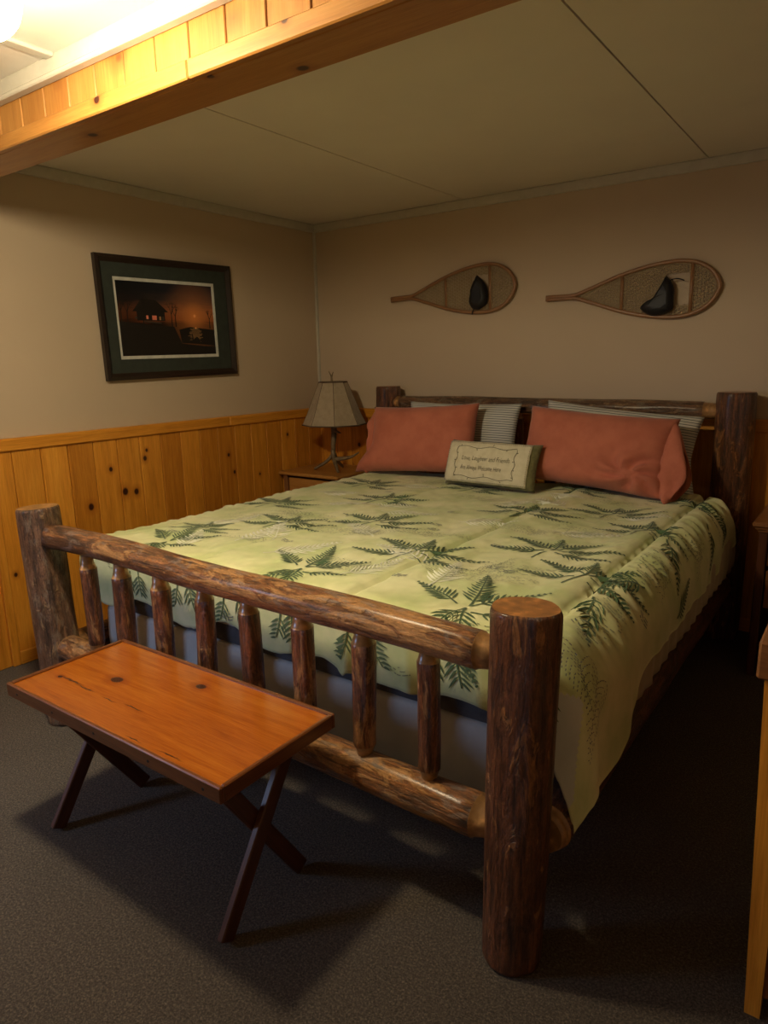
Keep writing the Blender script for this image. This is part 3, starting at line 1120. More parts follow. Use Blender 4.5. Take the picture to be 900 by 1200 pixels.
# little cone marks
for x, y in ((1.48, -1.62), (1.0, -2.12), (1.50, -1.98), (2.12, -2.12), (2.33, -1.87), (2.39, -1.90), (1.85, -1.45), (1.26, -.95), (1.80, -1.22), (2.22, -1.62), (2.74, -2.18), (2.84, -1.85), (1.60, -2.50), (1.88, -1.52)):
    dots(x, y, .028, .016, 5, 26, .008)
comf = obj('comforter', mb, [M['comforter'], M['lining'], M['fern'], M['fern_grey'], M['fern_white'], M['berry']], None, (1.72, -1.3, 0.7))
tag(comf, 'pale green fern print comforter spread over the bed', 'comforter')
mb = MB()
P0 = cloth(EX1 + AR + .12, EYF + .10)
mb.box(P0 + Vector((-.006, -.010, -.040)), P0 + Vector((-.003, .010, .012)))
ct = obj('care_label', mb, M['white'], None, WORLD[comf])
ct.location = (0, 0, 0)
ct.parent = comf
ct['label'] = 'small white care tag'

# sheet hanging below the comforter on the right
mb = MB()
g2 = []
NU, NV = 90, 14
for side in (0, 1):
    g_ = []
    for i in range(NU + 1):
        y = -2.22 + (2.22 - 0.30) * i / NU
        row = []
        for j in range(NV + 1):
            v = j / NV
            x = ME['x1'] + 0.018 + 0.13 * sm(v, 0, .5) + 0.010 * noise.noise(Vector((y * 7, v * 2, 3))) * sm(v, 0, .6) + 0.004 * sin(y * 60) * v - side * 0.004
            z = 0.68 - v * (0.265 + 0.012 * noise.noise(Vector((y * 3, 0, 0))))
            row.append(mb.vert((x, y, z)))
        g_.append(row)
    g2.append(g_)
    for i in range(NU):
        for j in range(NV):
            mb.face((g_[i][j], g_[i + 1][j], g_[i + 1][j + 1], g_[i][j + 1]), 0, True)
for i in range(NU):
    for j in (0, NV):
        mb.face((g2[0][i][j], g2[0][i + 1][j], g2[1][i + 1][j], g2[1][i][j]), 0)
o = fixnormals(obj('bed_sheet', mb, M['sheet'], None, (2.78, -1.2, 0.45)))
tag(o, 'cream sheet hanging below the comforter along the right side', 'sheet')


# ------------------------------------------------------------------ pillows
def basis(base, wdir, lean, roll=0.0):
    """matrix: local x = width dir in plan, z = up leaning back toward +Y; base = bottom centre"""
    return Matrix.Translation(base) @ Matrix.Rotation(wdir, 4, 'Z') @ Matrix.Rotation(lean, 4, 'X') @ Matrix.Rotation(roll, 4, 'Y')


def pillow(W, H, T, Mx, seed=0, wr=0.006, sag=0.0, rumple=None, nu=44, nv=32, m=0, flare=(0, 0, 0, 0), pinch=0.05):
    """local frame: x -W/2..W/2, z 0..H, y thickness; returns mesh builder"""
    mb = MB()
    off = Vector((seed * 3.3, seed, 0))
    sides = []
    for sd in (-1, 1):
        g_ = []
        for i in range(nu + 1):
            u = -1 + 2 * i / nu
            row = []
            for j in range(nv + 1):
                v = -1 + 2 * j / nv
                x = W / 2 * u * (1 - pinch * (1 - v * v))
                z = H / 2 + H / 2 * v * (1 - pinch * 1.2 * (1 - u * u))
                e = max(0, (1 - u ** 4) * (1 - v ** 4)) ** 0.55
                th = T / 2 * e * (1 + 0.25 * sag * (-v))
                nz = noise.noise(Vector((x * 9, z * 9, sd * 4)) + off) * wr * 1.6 + noise.noise(Vector((x * 22, z * 22, sd * 2)) + off) * wr * .7
                y = sd * (th + nz * min(1, e * 2))
                if rumple:
                    ru, rv, rs, ra = rumple
                    d2 = ((u - ru) / rs) ** 2 + ((v - rv) / (rs * 1.2)) ** 2
                    k_ = exp(-d2)
                    y += sd * ra * k_ * sin(atan2(v - rv, u - ru) * 6 + 9 * hypot(u - ru, v - rv)) * min(1, 5 * hypot(u - ru, v - rv))
                # lower corner flares: fl = (left dx, left dz, right dx, right dz)
                cl = sm(-u, 0.3, 1) * sm(-v, 0.0, 1)
                cr = sm(u, 0.3, 1) * sm(-v, 0.0, 1)
                x += -flare[0] * cl + flare[2] * cr
                z += flare[1] * cl + flare[3] * cr
                row.append((x, y, z))
            g_.append(row)
        sides.append(g_)
    ids = []
    for k_, g_ in enumerate(sides):
        idl = []
        for i in range(nu + 1):
            r_ = []
            for j in range(nv + 1):
                if k_ == 1 and (i in (0, nu) or j in (0, nv)):
                    r_.append(ids[0][i][j])
                    continue
                p = Vector(g_[i][j])
                if i in (0, nu) or j in (0, nv):
                    p.y = 0
                r_.append(mb.vert(Mx @ p, p + off))
            idl.append(r_)
        ids.append(idl)
        for i in range(nu):
            for j in range(nv):
                q = (idl[i][j], idl[i + 1][j], idl[i + 1][j + 1], idl[i][j + 1])
                mb.face(q if k_ == 0 else q[::-1], m, True)
    return mb


def sleeve_hem(Mx, W, H, side, L, drop, seed, wave=0.02, n=30, m=0, v0=0.03, v1=0.97):
    """open end of a pillowcase: a loose flattened tube past the pillow's end"""
    mb = MB()
    rings = []
    K = 7
    for k_ in range(K + 1):
        t_ = k_ / K
        ring = []
        for j in range(n):
            a = 2 * pi * j / n
            v = 0.5 + 0.5 * cos(a)
            z = H * (v0 + (v1 - v0) * v)
            th = (0.035 + 0.02 * t_) * sin(a)
            x = side * (W / 2 * 0.90 + L * t_ * (0.75 + 0.25 * sin(v * 5 + seed)))
            y = th + wave * t_ * noise.noise(Vector((v * 4, seed, t_ * 2))) * 2 + wave * .4 * sin(v * 17 + seed) * t_
            z -= drop * t_ * t_ * (0.4 + v)
            ring.append(mb.vert(Mx @ Vector((x, y, z)), Vector((x, y, z))))
        rings.append(ring)
    for k_ in range(K):
        for j in range(n):
            mb.face((rings[k_][j], rings[k_][(j + 1) % n], rings[k_ + 1][(j + 1) % n], rings[k_ + 1][j]), m, True)
    return mb


def make_pillow(name, lab, W, H, T, base, wdir, lean, roll, mat, **kw):
    hem = kw.pop('hem', None)
    Mx = basis(base, wdir, lean, roll)
    mbp = pillow(W, H, T, Mx, **kw)
    t_ = empty(name, base, lab, 'pillow')
    fixnormals(obj('pillowcase', mbp, mat, t_))
    if hem:
        hb = sleeve_hem(Mx, W, H, *hem)
        h_ = obj('open_hem', hb, mat, t_)
        sd_ = h_.modifiers.new('thick', 'SOLIDIFY')
        sd_.thickness = 0.003
    return t_, Mx


R_ = math.radians
# striped pillows at the back
make_pillow('bed_pillow', 'striped ticking pillow behind the left coral pillow', .74, .405, .13, Vector((1.31, -.325, .768)), 0, R_(-12), R_(0), M['ticking'], seed=1)
make_pillow('bed_pillow', 'striped ticking pillow sticking out behind the right coral pillow', .80, .385, .13, Vector((2.195, -.325, .778)), R_(0), R_(-13), R_(5), M['ticking'], seed=2,
            flare=(0, 0, .03, -.01))
# coral pillows in front
make_pillow('bed_pillow', 'plain coral pillow at left of the bed head', .70, .40, .19, Vector((1.17, -.515, .772)), R_(2), R_(-16), R_(-3), M['coral'], seed=3, wr=.004,
            flare=(.10, .0, .0, 0), hem=(-1, .06, .05, 2, .02))
make_pillow('bed_pillow', 'coral pillow with rumpled open end at right of the bed head', .76, .39, .20, Vector((2.15, -.515, .772)), R_(-2), R_(-18), R_(3.5), M['coral'], seed=4, wr=.006,
            rumple=(.62, -.55, .42, .034), flare=(0.02, 0, .0, 0), hem=(1, .13, .10, 5, .035))

# small word pillow
base = Vector((1.672, -.655, .757))
Mx = basis(base, R_(-3), R_(-20), R_(0))
t = empty('word_pillow', base, 'small cream pillow with stitched words leaning between the coral pillows', 'pillow')
fixnormals(obj('back_cover', pillow(.535, .245, .10, Mx @ Matrix.Translation((0.008, .012, 0)), seed=6, wr=.003, nu=30, nv=20), M['olive'], t))
# cream front panel following the pillow front, slightly proud, ragged edge
mb = MB()
PWd, PH = .49, .222
nu, nv = 40, 24


def front_y(x, z, lift=0.0):
    u = max(-1, min(1, (x) / (.535 / 2)))
    v = max(-1, min(1, (z - .1225) / .1225))
    e = max(0, (1 - u ** 4) * (1 - v ** 4)) ** .55
    return .012 - .05 * e - .006 - lift


rws = []
for i in range(nu + 1):
    row = []
    for j in range(nv + 1):
        x = -PWd / 2 + PWd * i / nu - .012
        z = .012 + PH * j / nv
        if i in (0, nu):
            x += .004 * noise.noise(Vector((z * 60, i, 0)))
        if j in (0, nv):
            z += .004 * noise.noise(Vector((x * 60, j, 1)))
        row.append(mb.vert(Mx @ Vector((x, front_y(x, z), z)), (x, 0, z)))
    rws.append(row)
for i in range(nu):
    for j in range(nv):
        mb.face((rws[i][j], rws[i + 1][j], rws[i + 1][j + 1], rws[i][j + 1]), 0, True)
fp = obj('front_panel', mb, M['cream'], t)
sdm = fp.modifiers.new('thick', 'SOLIDIFY')
sdm.thickness = .003
sdm.offset = -1
# stitched vine border
mb = MB()
cx0, cx1, cz0, cz1 = -.185, .160, .040, .200
loop = []
for k_ in range(60):
    t_ = k_ / 60 * 4
    e_ = int(t_)
    f_ = t_ - e_
    wv = .006 * sin(f_ * 14 + e_)
    if e_ == 0:
        loop.append((cx0 + (cx1 - cx0) * f_, cz0 + wv))
    elif e_ == 1:
        loop.append((cx1 + wv, cz0 + (cz1 - cz0) * f_))
    elif e_ == 2:
        loop.append((cx1 - (cx1 - cx0) * f_, cz1 + wv))
    else:
        loop.append((cx0 + wv, cz1 - (cz1 - cz0) * f_))
loop.append(loop[0])
mb.tube([Mx @ Vector((x, front_y(x, z, .002), z)) for x, z in loop], .0011, 5, caps=False)
for k_ in range(0, 60, 4):
    x, z = loop[k_]
    sgx = 1 if k_ % 8 else -1
    cxm, czm = (cx0 + cx1) / 2, (cz0 + cz1) / 2
    dx, dz = (x - cxm), (z - czm)
    L_ = hypot(dx, dz)
    x2, z2 = x + sgx * dx / L_ * .008, z + sgx * dz / L_ * .012
    mb.tube([Mx @ Vector((x, front_y(x, z, .002), z)), Mx @ Vector((x2, front_y(x2, z2, .002), z2))], .0009, 4)
    mb.lathe(Mx @ Vector((x2, front_y(x2, z2, .002), z2)), [(.0001, -.0028), (.0028, 0), (.0001, .0028)], 6)
# running stitches near the panel edge
for i in range(44):
    x = -.247 + .475 * i / 43
    for z in (.019, .226):
        mb.tube([Mx @ Vector((x, front_y(x, z, .002), z)), Mx @ Vector((x + .006, front_y(x + .006, z, .002), z))], .0008, 4)
for i in range(18):
    z = .02 + .2 * i / 17
    for x in (-.25, .226):
        mb.tube([Mx @ Vector((x, front_y(x, z, .002), z)), Mx @ Vector((x, front_y(x, z + .006, .002), z + .006))], .0008, 4)
obj('stitched_vine', mb, M['ink'], t)
# words
for word, zz, xx, wd in (('Love, Laughter and Friends', .128, -.150, .285), ('Are Always Welcome Here', .078, -.150, .245)):
    cu = bpy.data.curves.new('lettering', 'FONT')
    cu.body = word
    cu.size = 0.028
    cu.shear = 0.15
    cu.offset = -0.0002
    tmp = bpy.data.objects.new('lettering', cu)
    COL.objects.link(tmp)
    dg = bpy.context.evaluated_depsgraph_get()
    me = bpy.data.meshes.new_from_object(tmp.evaluated_get(dg))
    bpy.data.objects.remove(tmp, do_unlink=True)
    mx_ = max(v.co.x for v in me.vertices)
    mb = MB()
    for v in me.vertices:
        x = xx + v.co.x / mx_ * wd
        z = zz + v.co.y * 1.25 + .0015 * sin(v.co.x * 90)
        mb.vert(Mx @ Vector((x, front_y(x, z, .0018), z)))
    for p in me.polygons:
        mb.face(p.vertices)
    obj('lettering', mb, M['ink'], t)

# ------------------------------------------------------------------ tray-top bench table in front
TZt = 0.50
tx0, tx1, ty0, ty1 = 1.274, 2.212, -2.960, -2.560
tb = empty('folding_tray_table', (1.74, -2.76, 0), 'low orange pine tray table on folding dark legs before the footboard', 'table')
mb = MB()
for i, (a, b) in enumerate(((ty0 + .012, -2.83), (-2.83, -2.70), (-2.70, ty1 - .012))):
    mb.box((tx0 + .012, a, TZt - .018), (tx1 - .012, b, TZt - .006), axis=0, tint=.5 + .06 * i, off=Vector((2.0, .3, .5)))
o = fixnormals(obj('tabletop', mb, M['table'], tb))
o.data.materials.append(M['table'])
for a, b in (((tx0, ty0, TZt - .042), (tx1, ty0 + .013, TZt)), ((tx0, ty1 - .013, TZt - .042), (tx1, ty1, TZt)),
             ((tx0, ty0 + .013, TZt - .042), (tx0 + .013, ty1 - .013, TZt)), ((tx1 - .013, ty0 + .013, TZt - .042), (tx1, ty1 - .013, TZt))):
    mb = MB()
    mb.box(a, b, axis=0 if (b[0] - a[0]) > .1 else 1, bev=.003, tint=.5)
    mb2 = MB()
    fixnormals(obj('edge_strip', mb, M['tabedge'] if 'tabedge' in M else M['walnut'], tb))
for x in (tx0 + .06, tx0 + .25, tx0 + .45, tx0 + .68, tx0 + .88):
    mb = MB()
    mb.tube([(x, ty0 - .001, TZt - .022), (x, ty0 + .002, TZt - .022)], .004, 8)
    obj('nail', mb, M['black'], tb)


def flatbar(p0, p1, w_, th, axis_w=(1, 0, 0), bev=.003):
    """bar from p0 to p1, width w_ along in-plane normal, thickness th along axis_w"""
    p0, p1, ax_ = Vector(p0), Vector(p1), Vector(axis_w)
    d = (p1 - p0).normalized()
    n_ = d.cross(ax_).normalized()
    m_ = Matrix((( ax_.x, n_.x, d.x, p0.x), (ax_.y, n_.y, d.y, p0.y), (ax_.z, n_.z, d.z, p0.z), (0, 0, 0, 1)))
    mb = MB()
    mb.box((-th / 2, -w_ / 2, 0), (th / 2, w_ / 2, (p1 - p0).length), axis=2, bev=bev, mat=m_)
    return mb


for xx in (1.352, 2.118):
    inn = 1 if xx < 1.7 else -1
    fixnormals(obj('leg', flatbar((xx, -2.905, 0.006), (xx, -2.615, TZt - .03), .046, .020), M['darkwood'], tb))
    fixnormals(obj('leg', flatbar((xx + inn * .021, -2.602, 0.006), (xx + inn * .021, -2.905, TZt - .03), .046, .020), M['darkwood'], tb))
    mb = MB()
    mb.tube([(xx - .012, -2.757, .245), (xx + inn * .021 + .012, -2.757, .245)], .005, 8)
    obj('pivot_bolt', mb, M['black'], tb)
mb = flatbar((1.352, -2.64, TZt - .036), (2.118, -2.64, TZt - .036), .016, .03, (0, 1, 0))
fixnormals(obj('cross_rail', mb, M['darkwood'], tb))
mb = flatbar((1.37, -2.885, TZt - .036), (2.10, -2.885, TZt - .036), .016, .03, (0, 1, 0))
fixnormals(obj('cross_rail', mb, M['darkwood'], tb))

# ------------------------------------------------------------------ nightstands
def nightstand(x0, x1, y0, y1, zt, lab, top_mat, body_mat, steps=False):
    t_ = empty('nightstand', ((x0 + x1) / 2, (y0 + y1) / 2, 0), lab, 'nightstand')
    mb = MB()
    mb.box((x0, y0, zt - .022), (x1, y1, zt), axis=0, bev=.006)
    if steps:
        mb.box((x0 + .010, y0 + .010, zt - .034), (x1 - .01, y1, zt - .022), axis=0, bev=.003)
        mb.box((x0 + .020, y0 + .020, zt - .046), (x1 - .02, y1, zt - .034), axis=0, bev=.003)
    fixnormals(obj('top', mb, top_mat, t_))
    b0 = zt - (.046 if steps else .022)
    mb = MB()
    i_ = .035
    mb.box((x0 + i_, y0 + i_ + .012, .12), (x0 + i_ + .018, y1 - .01, b0), axis=1)
    mb.box((x1 - i_ - .018, y0 + i_ + .012, .12), (x1 - i_, y1 - .01, b0), axis=1)
    mb.box((x0 + i_ + .018, y1 - .028, .12), (x1 - i_ - .018, y1 - .01, b0), axis=0)
    mb.box((x0 + i_ + .018, y0 + i_ + .012, .12), (x1 - i_ - .018, y1 - .028, .14), axis=0)
    fixnormals(obj('body', mb, body_mat, t_))
    for sx in (x0 + i_ - .01, x1 - i_ - .025):
        for sy in (y0 + i_ - .01, y1 - .045):
            mb = MB()
            mb.box((sx, sy, 0), (sx + .035, sy + .035, b0 if sy < y1 - .1 else .12), axis=2, bev=.004)
            fixnormals(obj('leg', mb, body_mat, t_))
    for z0, z1 in ((b0 - .15, b0 - .02), (b0 - .34, b0 - .17)):
        mb = MB()
        mb.box((x0 + i_ + .03, y0 + i_, z0), (x1 - i_ - .03, y0 + i_ + .014, z1), axis=0, bev=.004)
        d_ = fixnormals(obj('drawer', mb, top_mat, t_))
        mb = MB()
        xm = (x0 + x1) / 2
        mb.lathe((xm, y0 + i_ - .014, (z0 + z1) / 2), [(.001, -.013), (.010, -.009), (.014, 0), (.010, .009), (.001, .013)], 14)
        sub('knob', mb, M['brass'], d_)
    return t_


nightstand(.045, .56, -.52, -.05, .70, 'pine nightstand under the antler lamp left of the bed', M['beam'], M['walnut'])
nightstand(2.915, 3.42, -.60, -.08, .708, 'dark nightstand in the shadow right of the bed head', M['walnut'], M['darkwood'], True)

# ------------------------------------------------------------------ antler lamp
LX, LY = .372, -.30
lam = empty('table_lamp', (LX, LY, .70), 'antler table lamp with tan panelled shade on the left nightstand', 'lamp')


def spl(pts, n=6):
    pts = [Vector(p) for p in pts]
    out = []
    for i in range(len(pts) - 1):
        a = pts[max(i - 1, 0)]
        b, c = pts[i], pts[i + 1]
        d = pts[min(i + 2, len(pts) - 1)]
        for k_ in range(n):
            t_ = k_ / n
            out.append(0.5 * ((2 * b) + (c - a) * t_ + (2 * a - 5 * b + 4 * c - d) * t_ ** 2 + (3 * b - a - 3 * c + d) * t_ ** 3))
    out.append(pts[-1])
    return out


def horn(pts, r0_, r1_, n=6):
    p = spl(pts, n)
    mb = MB()
    k_ = len(p) - 1
    mb.tube(p, [r0_ + (r1_ - r0_) * (i / k_) ** 1.2 for i in range(k_ + 1)], 10)
    return mb


Z0 = .702
for pts, a, b in (([(.366, LY, 1.0), (.364, LY, .93), (.360, LY - .006, .87), (.350, LY, .81), (.31, LY - .03, .755), (.245, LY - .075, Z0 + .008)], .0145, .006),
                  ([(.352, LY, .835), (.375, LY - .02, .775), (.42, LY - .055, .74), (.47, LY - .10, Z0 + .008)], .013, .006),
                  ([(.352, LY, .83), (.352, LY + .03, .77), (.36, LY + .09, Z0 + .008)], .013, .006),
                  ([(.385, LY - .01, .775), (.44, LY, .784), (.50, LY + .01, .798), (.556, LY + .02, .83)], .012, .003),
                  ([(.366, LY, .965), (.39, LY - .01, .963), (.42, LY - .02, .958), (.447, LY - .03, .955)], .010, .002)):
    fixnormals(obj('antler', horn(pts, a * 1.35, b * 1.4), M['antler'], lam))
mb = MB()
n8 = 8
c0 = (LX, LY)
prof = [(.258, 1.004), (.205, 1.085), (.160, 1.175), (.116, 1.285)]
prof = [(.212, 1.006), (.178, 1.075), (.142, 1.165), (.092, 1.285)]
rot8 = atan2(CAM.y - LY, CAM.x - LX)
for sgn, ins in ((1, 0), (-1, .004)):
    rg = []
    for r_, z in prof:
        rg.append([mb.vert((LX + (r_ - ins) * cos(rot8 + 2 * pi * j / n8), LY + (r_ - ins) * sin(rot8 + 2 * pi * j / n8), z)) for j in range(n8)])
    for i in range(3):
        for j in range(n8):
            mb.face((rg[i][j], rg[i][(j + 1) % n8], rg[i + 1][(j + 1) % n8], rg[i + 1][j]))
fixnormals(obj('lamp_shade', mb, M['shade'], lam))
mb = MB()
for r_, z in ((.213, 1.008), (.093, 1.283)):
    rg = [(LX + r_ * cos(rot8 + 2 * pi * j / n8), LY + r_ * sin(rot8 + 2 * pi * j / n8), z) for j in range(n8)]
    for j in range(n8):
        mb.tube([rg[j], rg[(j + 1) % n8]], .0045, 6)
for j in range(n8):
    mb.tube([(LX + r_ * cos(rot8 + 2 * pi * j / n8), LY + r_ * sin(rot8 + 2 * pi * j / n8), z) for r_, z in prof], .0018, 5)
obj('shade_trim', mb, M['shadetrim'], lam)
mb = MB()
for j in range(3):
    a = rot8 + 2 * pi * j / 3
    mb.tube([(LX, LY, 1.275), (LX + .090 * cos(a), LY + .090 * sin(a), 1.28)], .002, 6)
mb.tube([(LX, LY, .99), (LX, LY, 1.285)], .004, 8)
obj('shade_holder', mb, M['brass'], lam)
mb = MB()
for pts, a, b in (([(LX - .010, LY, 1.275), (LX - .011, LY, 1.31), (LX - .016, LY, 1.325), (LX - .032, LY, 1.352)], .008, .002), ([(LX - .011, LY, 1.312), (LX - .004, LY, 1.33), (LX + .006, LY, 1.348)], .006, .002)):
    p = spl(pts, 5)
    mb.tube(p, [a + (b - a) * i / (len(p) - 1) for i in range(len(p))], 8)
obj('finial', mb, M['antler'], lam)

# ------------------------------------------------------------------ snowshoes
HW = [(.195, .010), (.23, .019), (.265, .030), (.33, .050), (.40, .072), (.47, .092), (.54, .108), (.61, .121), (.68, .130), (.75, .1345), (.81, .133), (.87, .122), (.91, .107), (.945, .086), (.97, .062), (.988, .035), (.998, .012)]


def halfw(t_):
    if t_ <= HW[0][0] or t_ >= HW[-1][0]:
        return 0
    for (a, wa), (b, wb) in zip(HW, HW[1:]):
        if a <= t_ <= b:
            return wa + (wb - wa) * (t_ - a) / (b - a)
    return 0


def snowshoe(tail, tip, lab, binding, strap, bars):
    tail, tip = Vector(tail), Vector(tip)
    ax = tip - tail
    L = ax.length
    ax.normalize()
    up = Vector((-ax.z, 0, ax.x))
    y0_ = -.022

    def P(t_, h, dy=0):
        q = tail + ax * (L * t_) + up * h
        return Vector((q.x, y0_ + dy, q.z))
    t_ = empty('snowshoe', P(.6, 0), lab, 'snowshoe', 'snowshoes on the back wall')
    pts = [P(0.0, .007), P(.10, .006), P(.16, .006)] + [P(a, b) for a, b in HW] + [P(1.0, 0)] + [P(a, -b) for a, b in HW[::-1]] + [P(.16, -.006), P(.10, -.006), P(0, -.007)]
    mb = MB()
    mb.tube(spl(pts, 3), .0105, 8, up=(0, 1, 0), flat=.9)
    mb.box(Vector((0, -.008, -.012)), Vector((.012, .008, .012)), mat=Matrix.Translation(P(0, 0)) @ Matrix.Rotation(-atan2(ax.z, ax.x), 4, 'Y'))
    fixnormals(obj('bent_frame', mb, M['ash'], t_))
    for b in bars:
        mb = MB()
        h = halfw(b) - .004
        mb.tube([P(b, -h), P(b, h)], .010, 6, up=(0, 1, 0), flat=.45)
        fixnormals(obj('crossbar', mb, M['ash'], t_))
    # lacing: three thread directions, left open at the toe hole
    mb = MB()
    for (lo_, hi_, hole) in ((.20, bars[0], 0), (bars[0], bars[1], 1), (bars[1], .985, 0)):
        for ang in (0.0, 60.0, 120.0) if True else ():
            A = math.radians(ang + 90)
            dx, dz = cos(A), sin(A)
            nx, nz = -dz, dx
            k_ = -22
            while k_ <= 22:
                o_ = k_ * .0165
                k_ += 1
                cx, cz = L * .6 + nx * o_, nz * o_
                run = []
                st_ = -0.6
                while st_ <= .6:
                    X, Z = cx + dx * st_, cz + dz * st_
                    tt = X / L
                    ok = lo_ < tt < hi_ and abs(Z) < halfw(tt) - .004
                    if ok and hole and tt > hi_ - .135 and abs(Z) < .075:
                        ok = False
                    if ok:
                        run.append((tt, Z))
                    if (not ok or st_ + .008 > .6) and run:
                        if len(run) > 1:
                            mb.tube([P(*run[0]), P(*run[-1])], .0021, 4, caps=False)
                        run = []
                    st_ += .008
    obj('lacing', mb, M['lacing'], t_)
    mb = MB()
    n_ = len(binding)
    cx = sum(p[0] for p in binding) / n_
    cz = sum(p[1] for p in binding) / n_
    lv = []
    for sc, yy in ((1.0, -.028), (1.03, -.040), (.92, -.058), (.6, -.068)):
        bp = spl([(p[0], 0, p[1]) for p in binding] + [(binding[0][0], 0, binding[0][1])], 4)[:-1]
        lv.append([mb.vert((cx + (p.x - cx) * sc, yy + .006 * noise.noise(Vector((p.x * 40, p.z * 40, yy * 50))), cz + (p.z - cz) * sc)) for p in bp])
    nn = len(lv[0])
    for i in range(len(lv) - 1):
        for j in range(nn):
            mb.face((lv[i][j], lv[i][(j + 1) % nn], lv[i + 1][(j + 1) % nn], lv[i + 1][j]), 0, True)
    mb.face(lv[0][::-1])
    mb.face(lv[-1])
    b_ = fixnormals(obj('binding', mb, M['black'], t_))
    b_['label'] = 'black leather foot binding'
    mb = MB()
    mb.tube(spl([(x, -.045, z) for x, z in strap], 5), .006, 6, flat=.5)
    sub('strap', mb, M['black'], b_)
    return t_


snowshoe((.655, 0, 1.796), (1.522, 0, 1.825), 'left snowshoe on the back wall, the one nearer the room corner', [(1.286, 1.891), (1.330, 1.85), (1.350, 1.80), (1.349, 1.737), (1.30, 1.70), (1.255, 1.71), (1.238, 1.744), (1.244, 1.798), (1.262, 1.85)],
         [(1.275, 1.71), (1.262, 1.69), (1.258, 1.672)], (.47, .815))
snowshoe((1.713, 0, 1.733), (2.605, 0, 1.736), 'right snowshoe on the back wall, above the right coral pillow', [(2.356, 1.80), (2.39, 1.755), (2.396, 1.70), (2.392, 1.635), (2.34, 1.615), (2.289, 1.615), (2.24, 1.65), (2.262, 1.68), (2.30, 1.70), (2.33, 1.75)],
         [(2.36, 1.77), (2.39, 1.782), (2.42, 1.782), (2.445, 1.772)], (.47, .855))

# ------------------------------------------------------------------ framed picture on the left wall
FY0, FY1, FZ0, FZ1 = -1.71, -.812, 1.345, 1.978
pc = Vector((0.0, (FY0 + FY1) / 2, (FZ0 + FZ1) / 2))
RM = Matrix.Translation(pc) @ Matrix.Rotation(R_(.9), 4, 'X') @ Matrix.Translation(-pc)
pic = empty('framed_picture', (0, pc.y, FZ0), 'dark framed sunset picture with green mat on the left wall', 'picture')
fwid = .036


def mitre(y0_, y1_, z0_, z1_, wd, x0_, x1_, xin):
    mb = MB()
    ring = []
    out = [(y0_, z0_), (y1_, z0_), (y1_, z1_), (y0_, z1_)]
    inn = [(y0_ + wd, z0_ + wd), (y1_ - wd, z0_ + wd), (y1_ - wd, z1_ - wd), (y0_ + wd, z1_ - wd)]
    mid = [(y0_ + wd * .45, z0_ + wd * .45), (y1_ - wd * .45, z0_ + wd * .45), (y1_ - wd * .45, z1_ - wd * .45), (y0_ + wd * .45, z1_ - wd * .45)]
    lay = [(out, x0_), (out, x1_), (mid, x1_ + .004), (inn, xin), (inn, x0_)]
    for pts, x in lay:
        ring.append([mb.vert(RM @ Vector((x, p[0], p[1]))) for p in pts])
    for i in range(len(lay)):
        A, B = ring[i], ring[(i + 1) % len(lay)]
        for j in range(4):
            mb.face((A[j], A[(j + 1) % 4], B[(j + 1) % 4], B[j]))
    return mb


fixnormals(obj('frame', mitre(FY0, FY1, FZ0, FZ1, fwid, .004, .030, .020), M['frame'], pic))
IY0, IY1, IZ0, IZ1 = -1.612, -.940, 1.452, 1.872


def quad_x(mb, y0_, y1_, z0_, z1_, x, m=0):
    mb.face([mb.vert(RM @ Vector((x, *p))) for p in ((y0_, z0_), (y1_, z0_), (y1_, z1_), (y0_, z1_))], m)


def slab_ring(y0_, y1_, z0_, z1_, a, b, c, d, x0_, x1_):
    mb = MB()
    for lo_, hi_ in (((x0_, y0_, z0_), (x1_, a, z1_)), ((x0_, b, z0_), (x1_, y1_, z1_)), ((x0_, a, z0_), (x1_, b, c)), ((x0_, a, d), (x1_, b, z1_))):
        mb.box(lo_, hi_, mat=RM)
    return mb


fixnormals(obj('green_mat', slab_ring(FY0 + .03, FY1 - .03, FZ0 + .03, FZ1 - .03, IY0, IY1, IZ0, IZ1, .006, .0165), M['matgreen'], pic))
fixnormals(obj('white_mat', slab_ring(IY0 - .001, IY1 + .001, IZ0 - .001, IZ1 + .001, IY0 + .014, IY1 - .014, IZ0 + .017, IZ1 - .017, .006, .014), M['matwhite'], pic))
k = N('sunset_print')
tc = k.attr('lc')
sx = k.n('ShaderNodeSeparateXYZ')
k.l(tc, sx.inputs[0])
skyc = k.ramp(k.math('ADD', sx.outputs['Z'], k.math('MULTIPLY', k.math('SUBTRACT', k.noise(k.mapv(tc, (2, 1, 9)), 3, 4), .5), .16)),
              [(0.0, (.012, .008, .006)), (.22, (.035, .02, .012)), (.44, (.02, .010, .007)), (.50, (.30, .08, .025)), (.62, (.36, .12, .05)), (.76, (.06, .04, .04)), (.9, (.018, .02, .03))])
d = k.n('ShaderNodeVectorMath', operation='DISTANCE')
k.l(k.mapv(tc, (1.5, 0, 1)), d.inputs[0])
d.inputs[1].default_value = (.78 * 1.5, 0, .55)
glow = k.ramp(d.outputs['Value'], [(0.0, 1.0), (.08, .7), (.22, .3), (.55, 0.0)])
skyc = k.mix(glow, skyc, (.75, .26, .07))
dleft = k.ramp(sx.outputs['X'], [(.1, .25), (.75, 1.0)])
skyc = k.mix(1.0, skyc, dleft, 'MULTIPLY')
k.col(skyc)
M['print'] = k.set(.5, .3)
mb = MB()
y0_, y1_, z0_, z1_ = IY0 + .014, IY1 - .014, IZ0 + .017, IZ1 - .017
mb.face([mb.vert(RM @ Vector((.0075, y0_ + (y1_ - y0_) * u, z0_ + (z1_ - z0_) * v)), (u, 0, v)) for u, v in ((0, 0), (1, 0), (1, 1), (0, 1))])
M['pdark'] = m_flat('print_dark', (.010, .007, .006), .6)
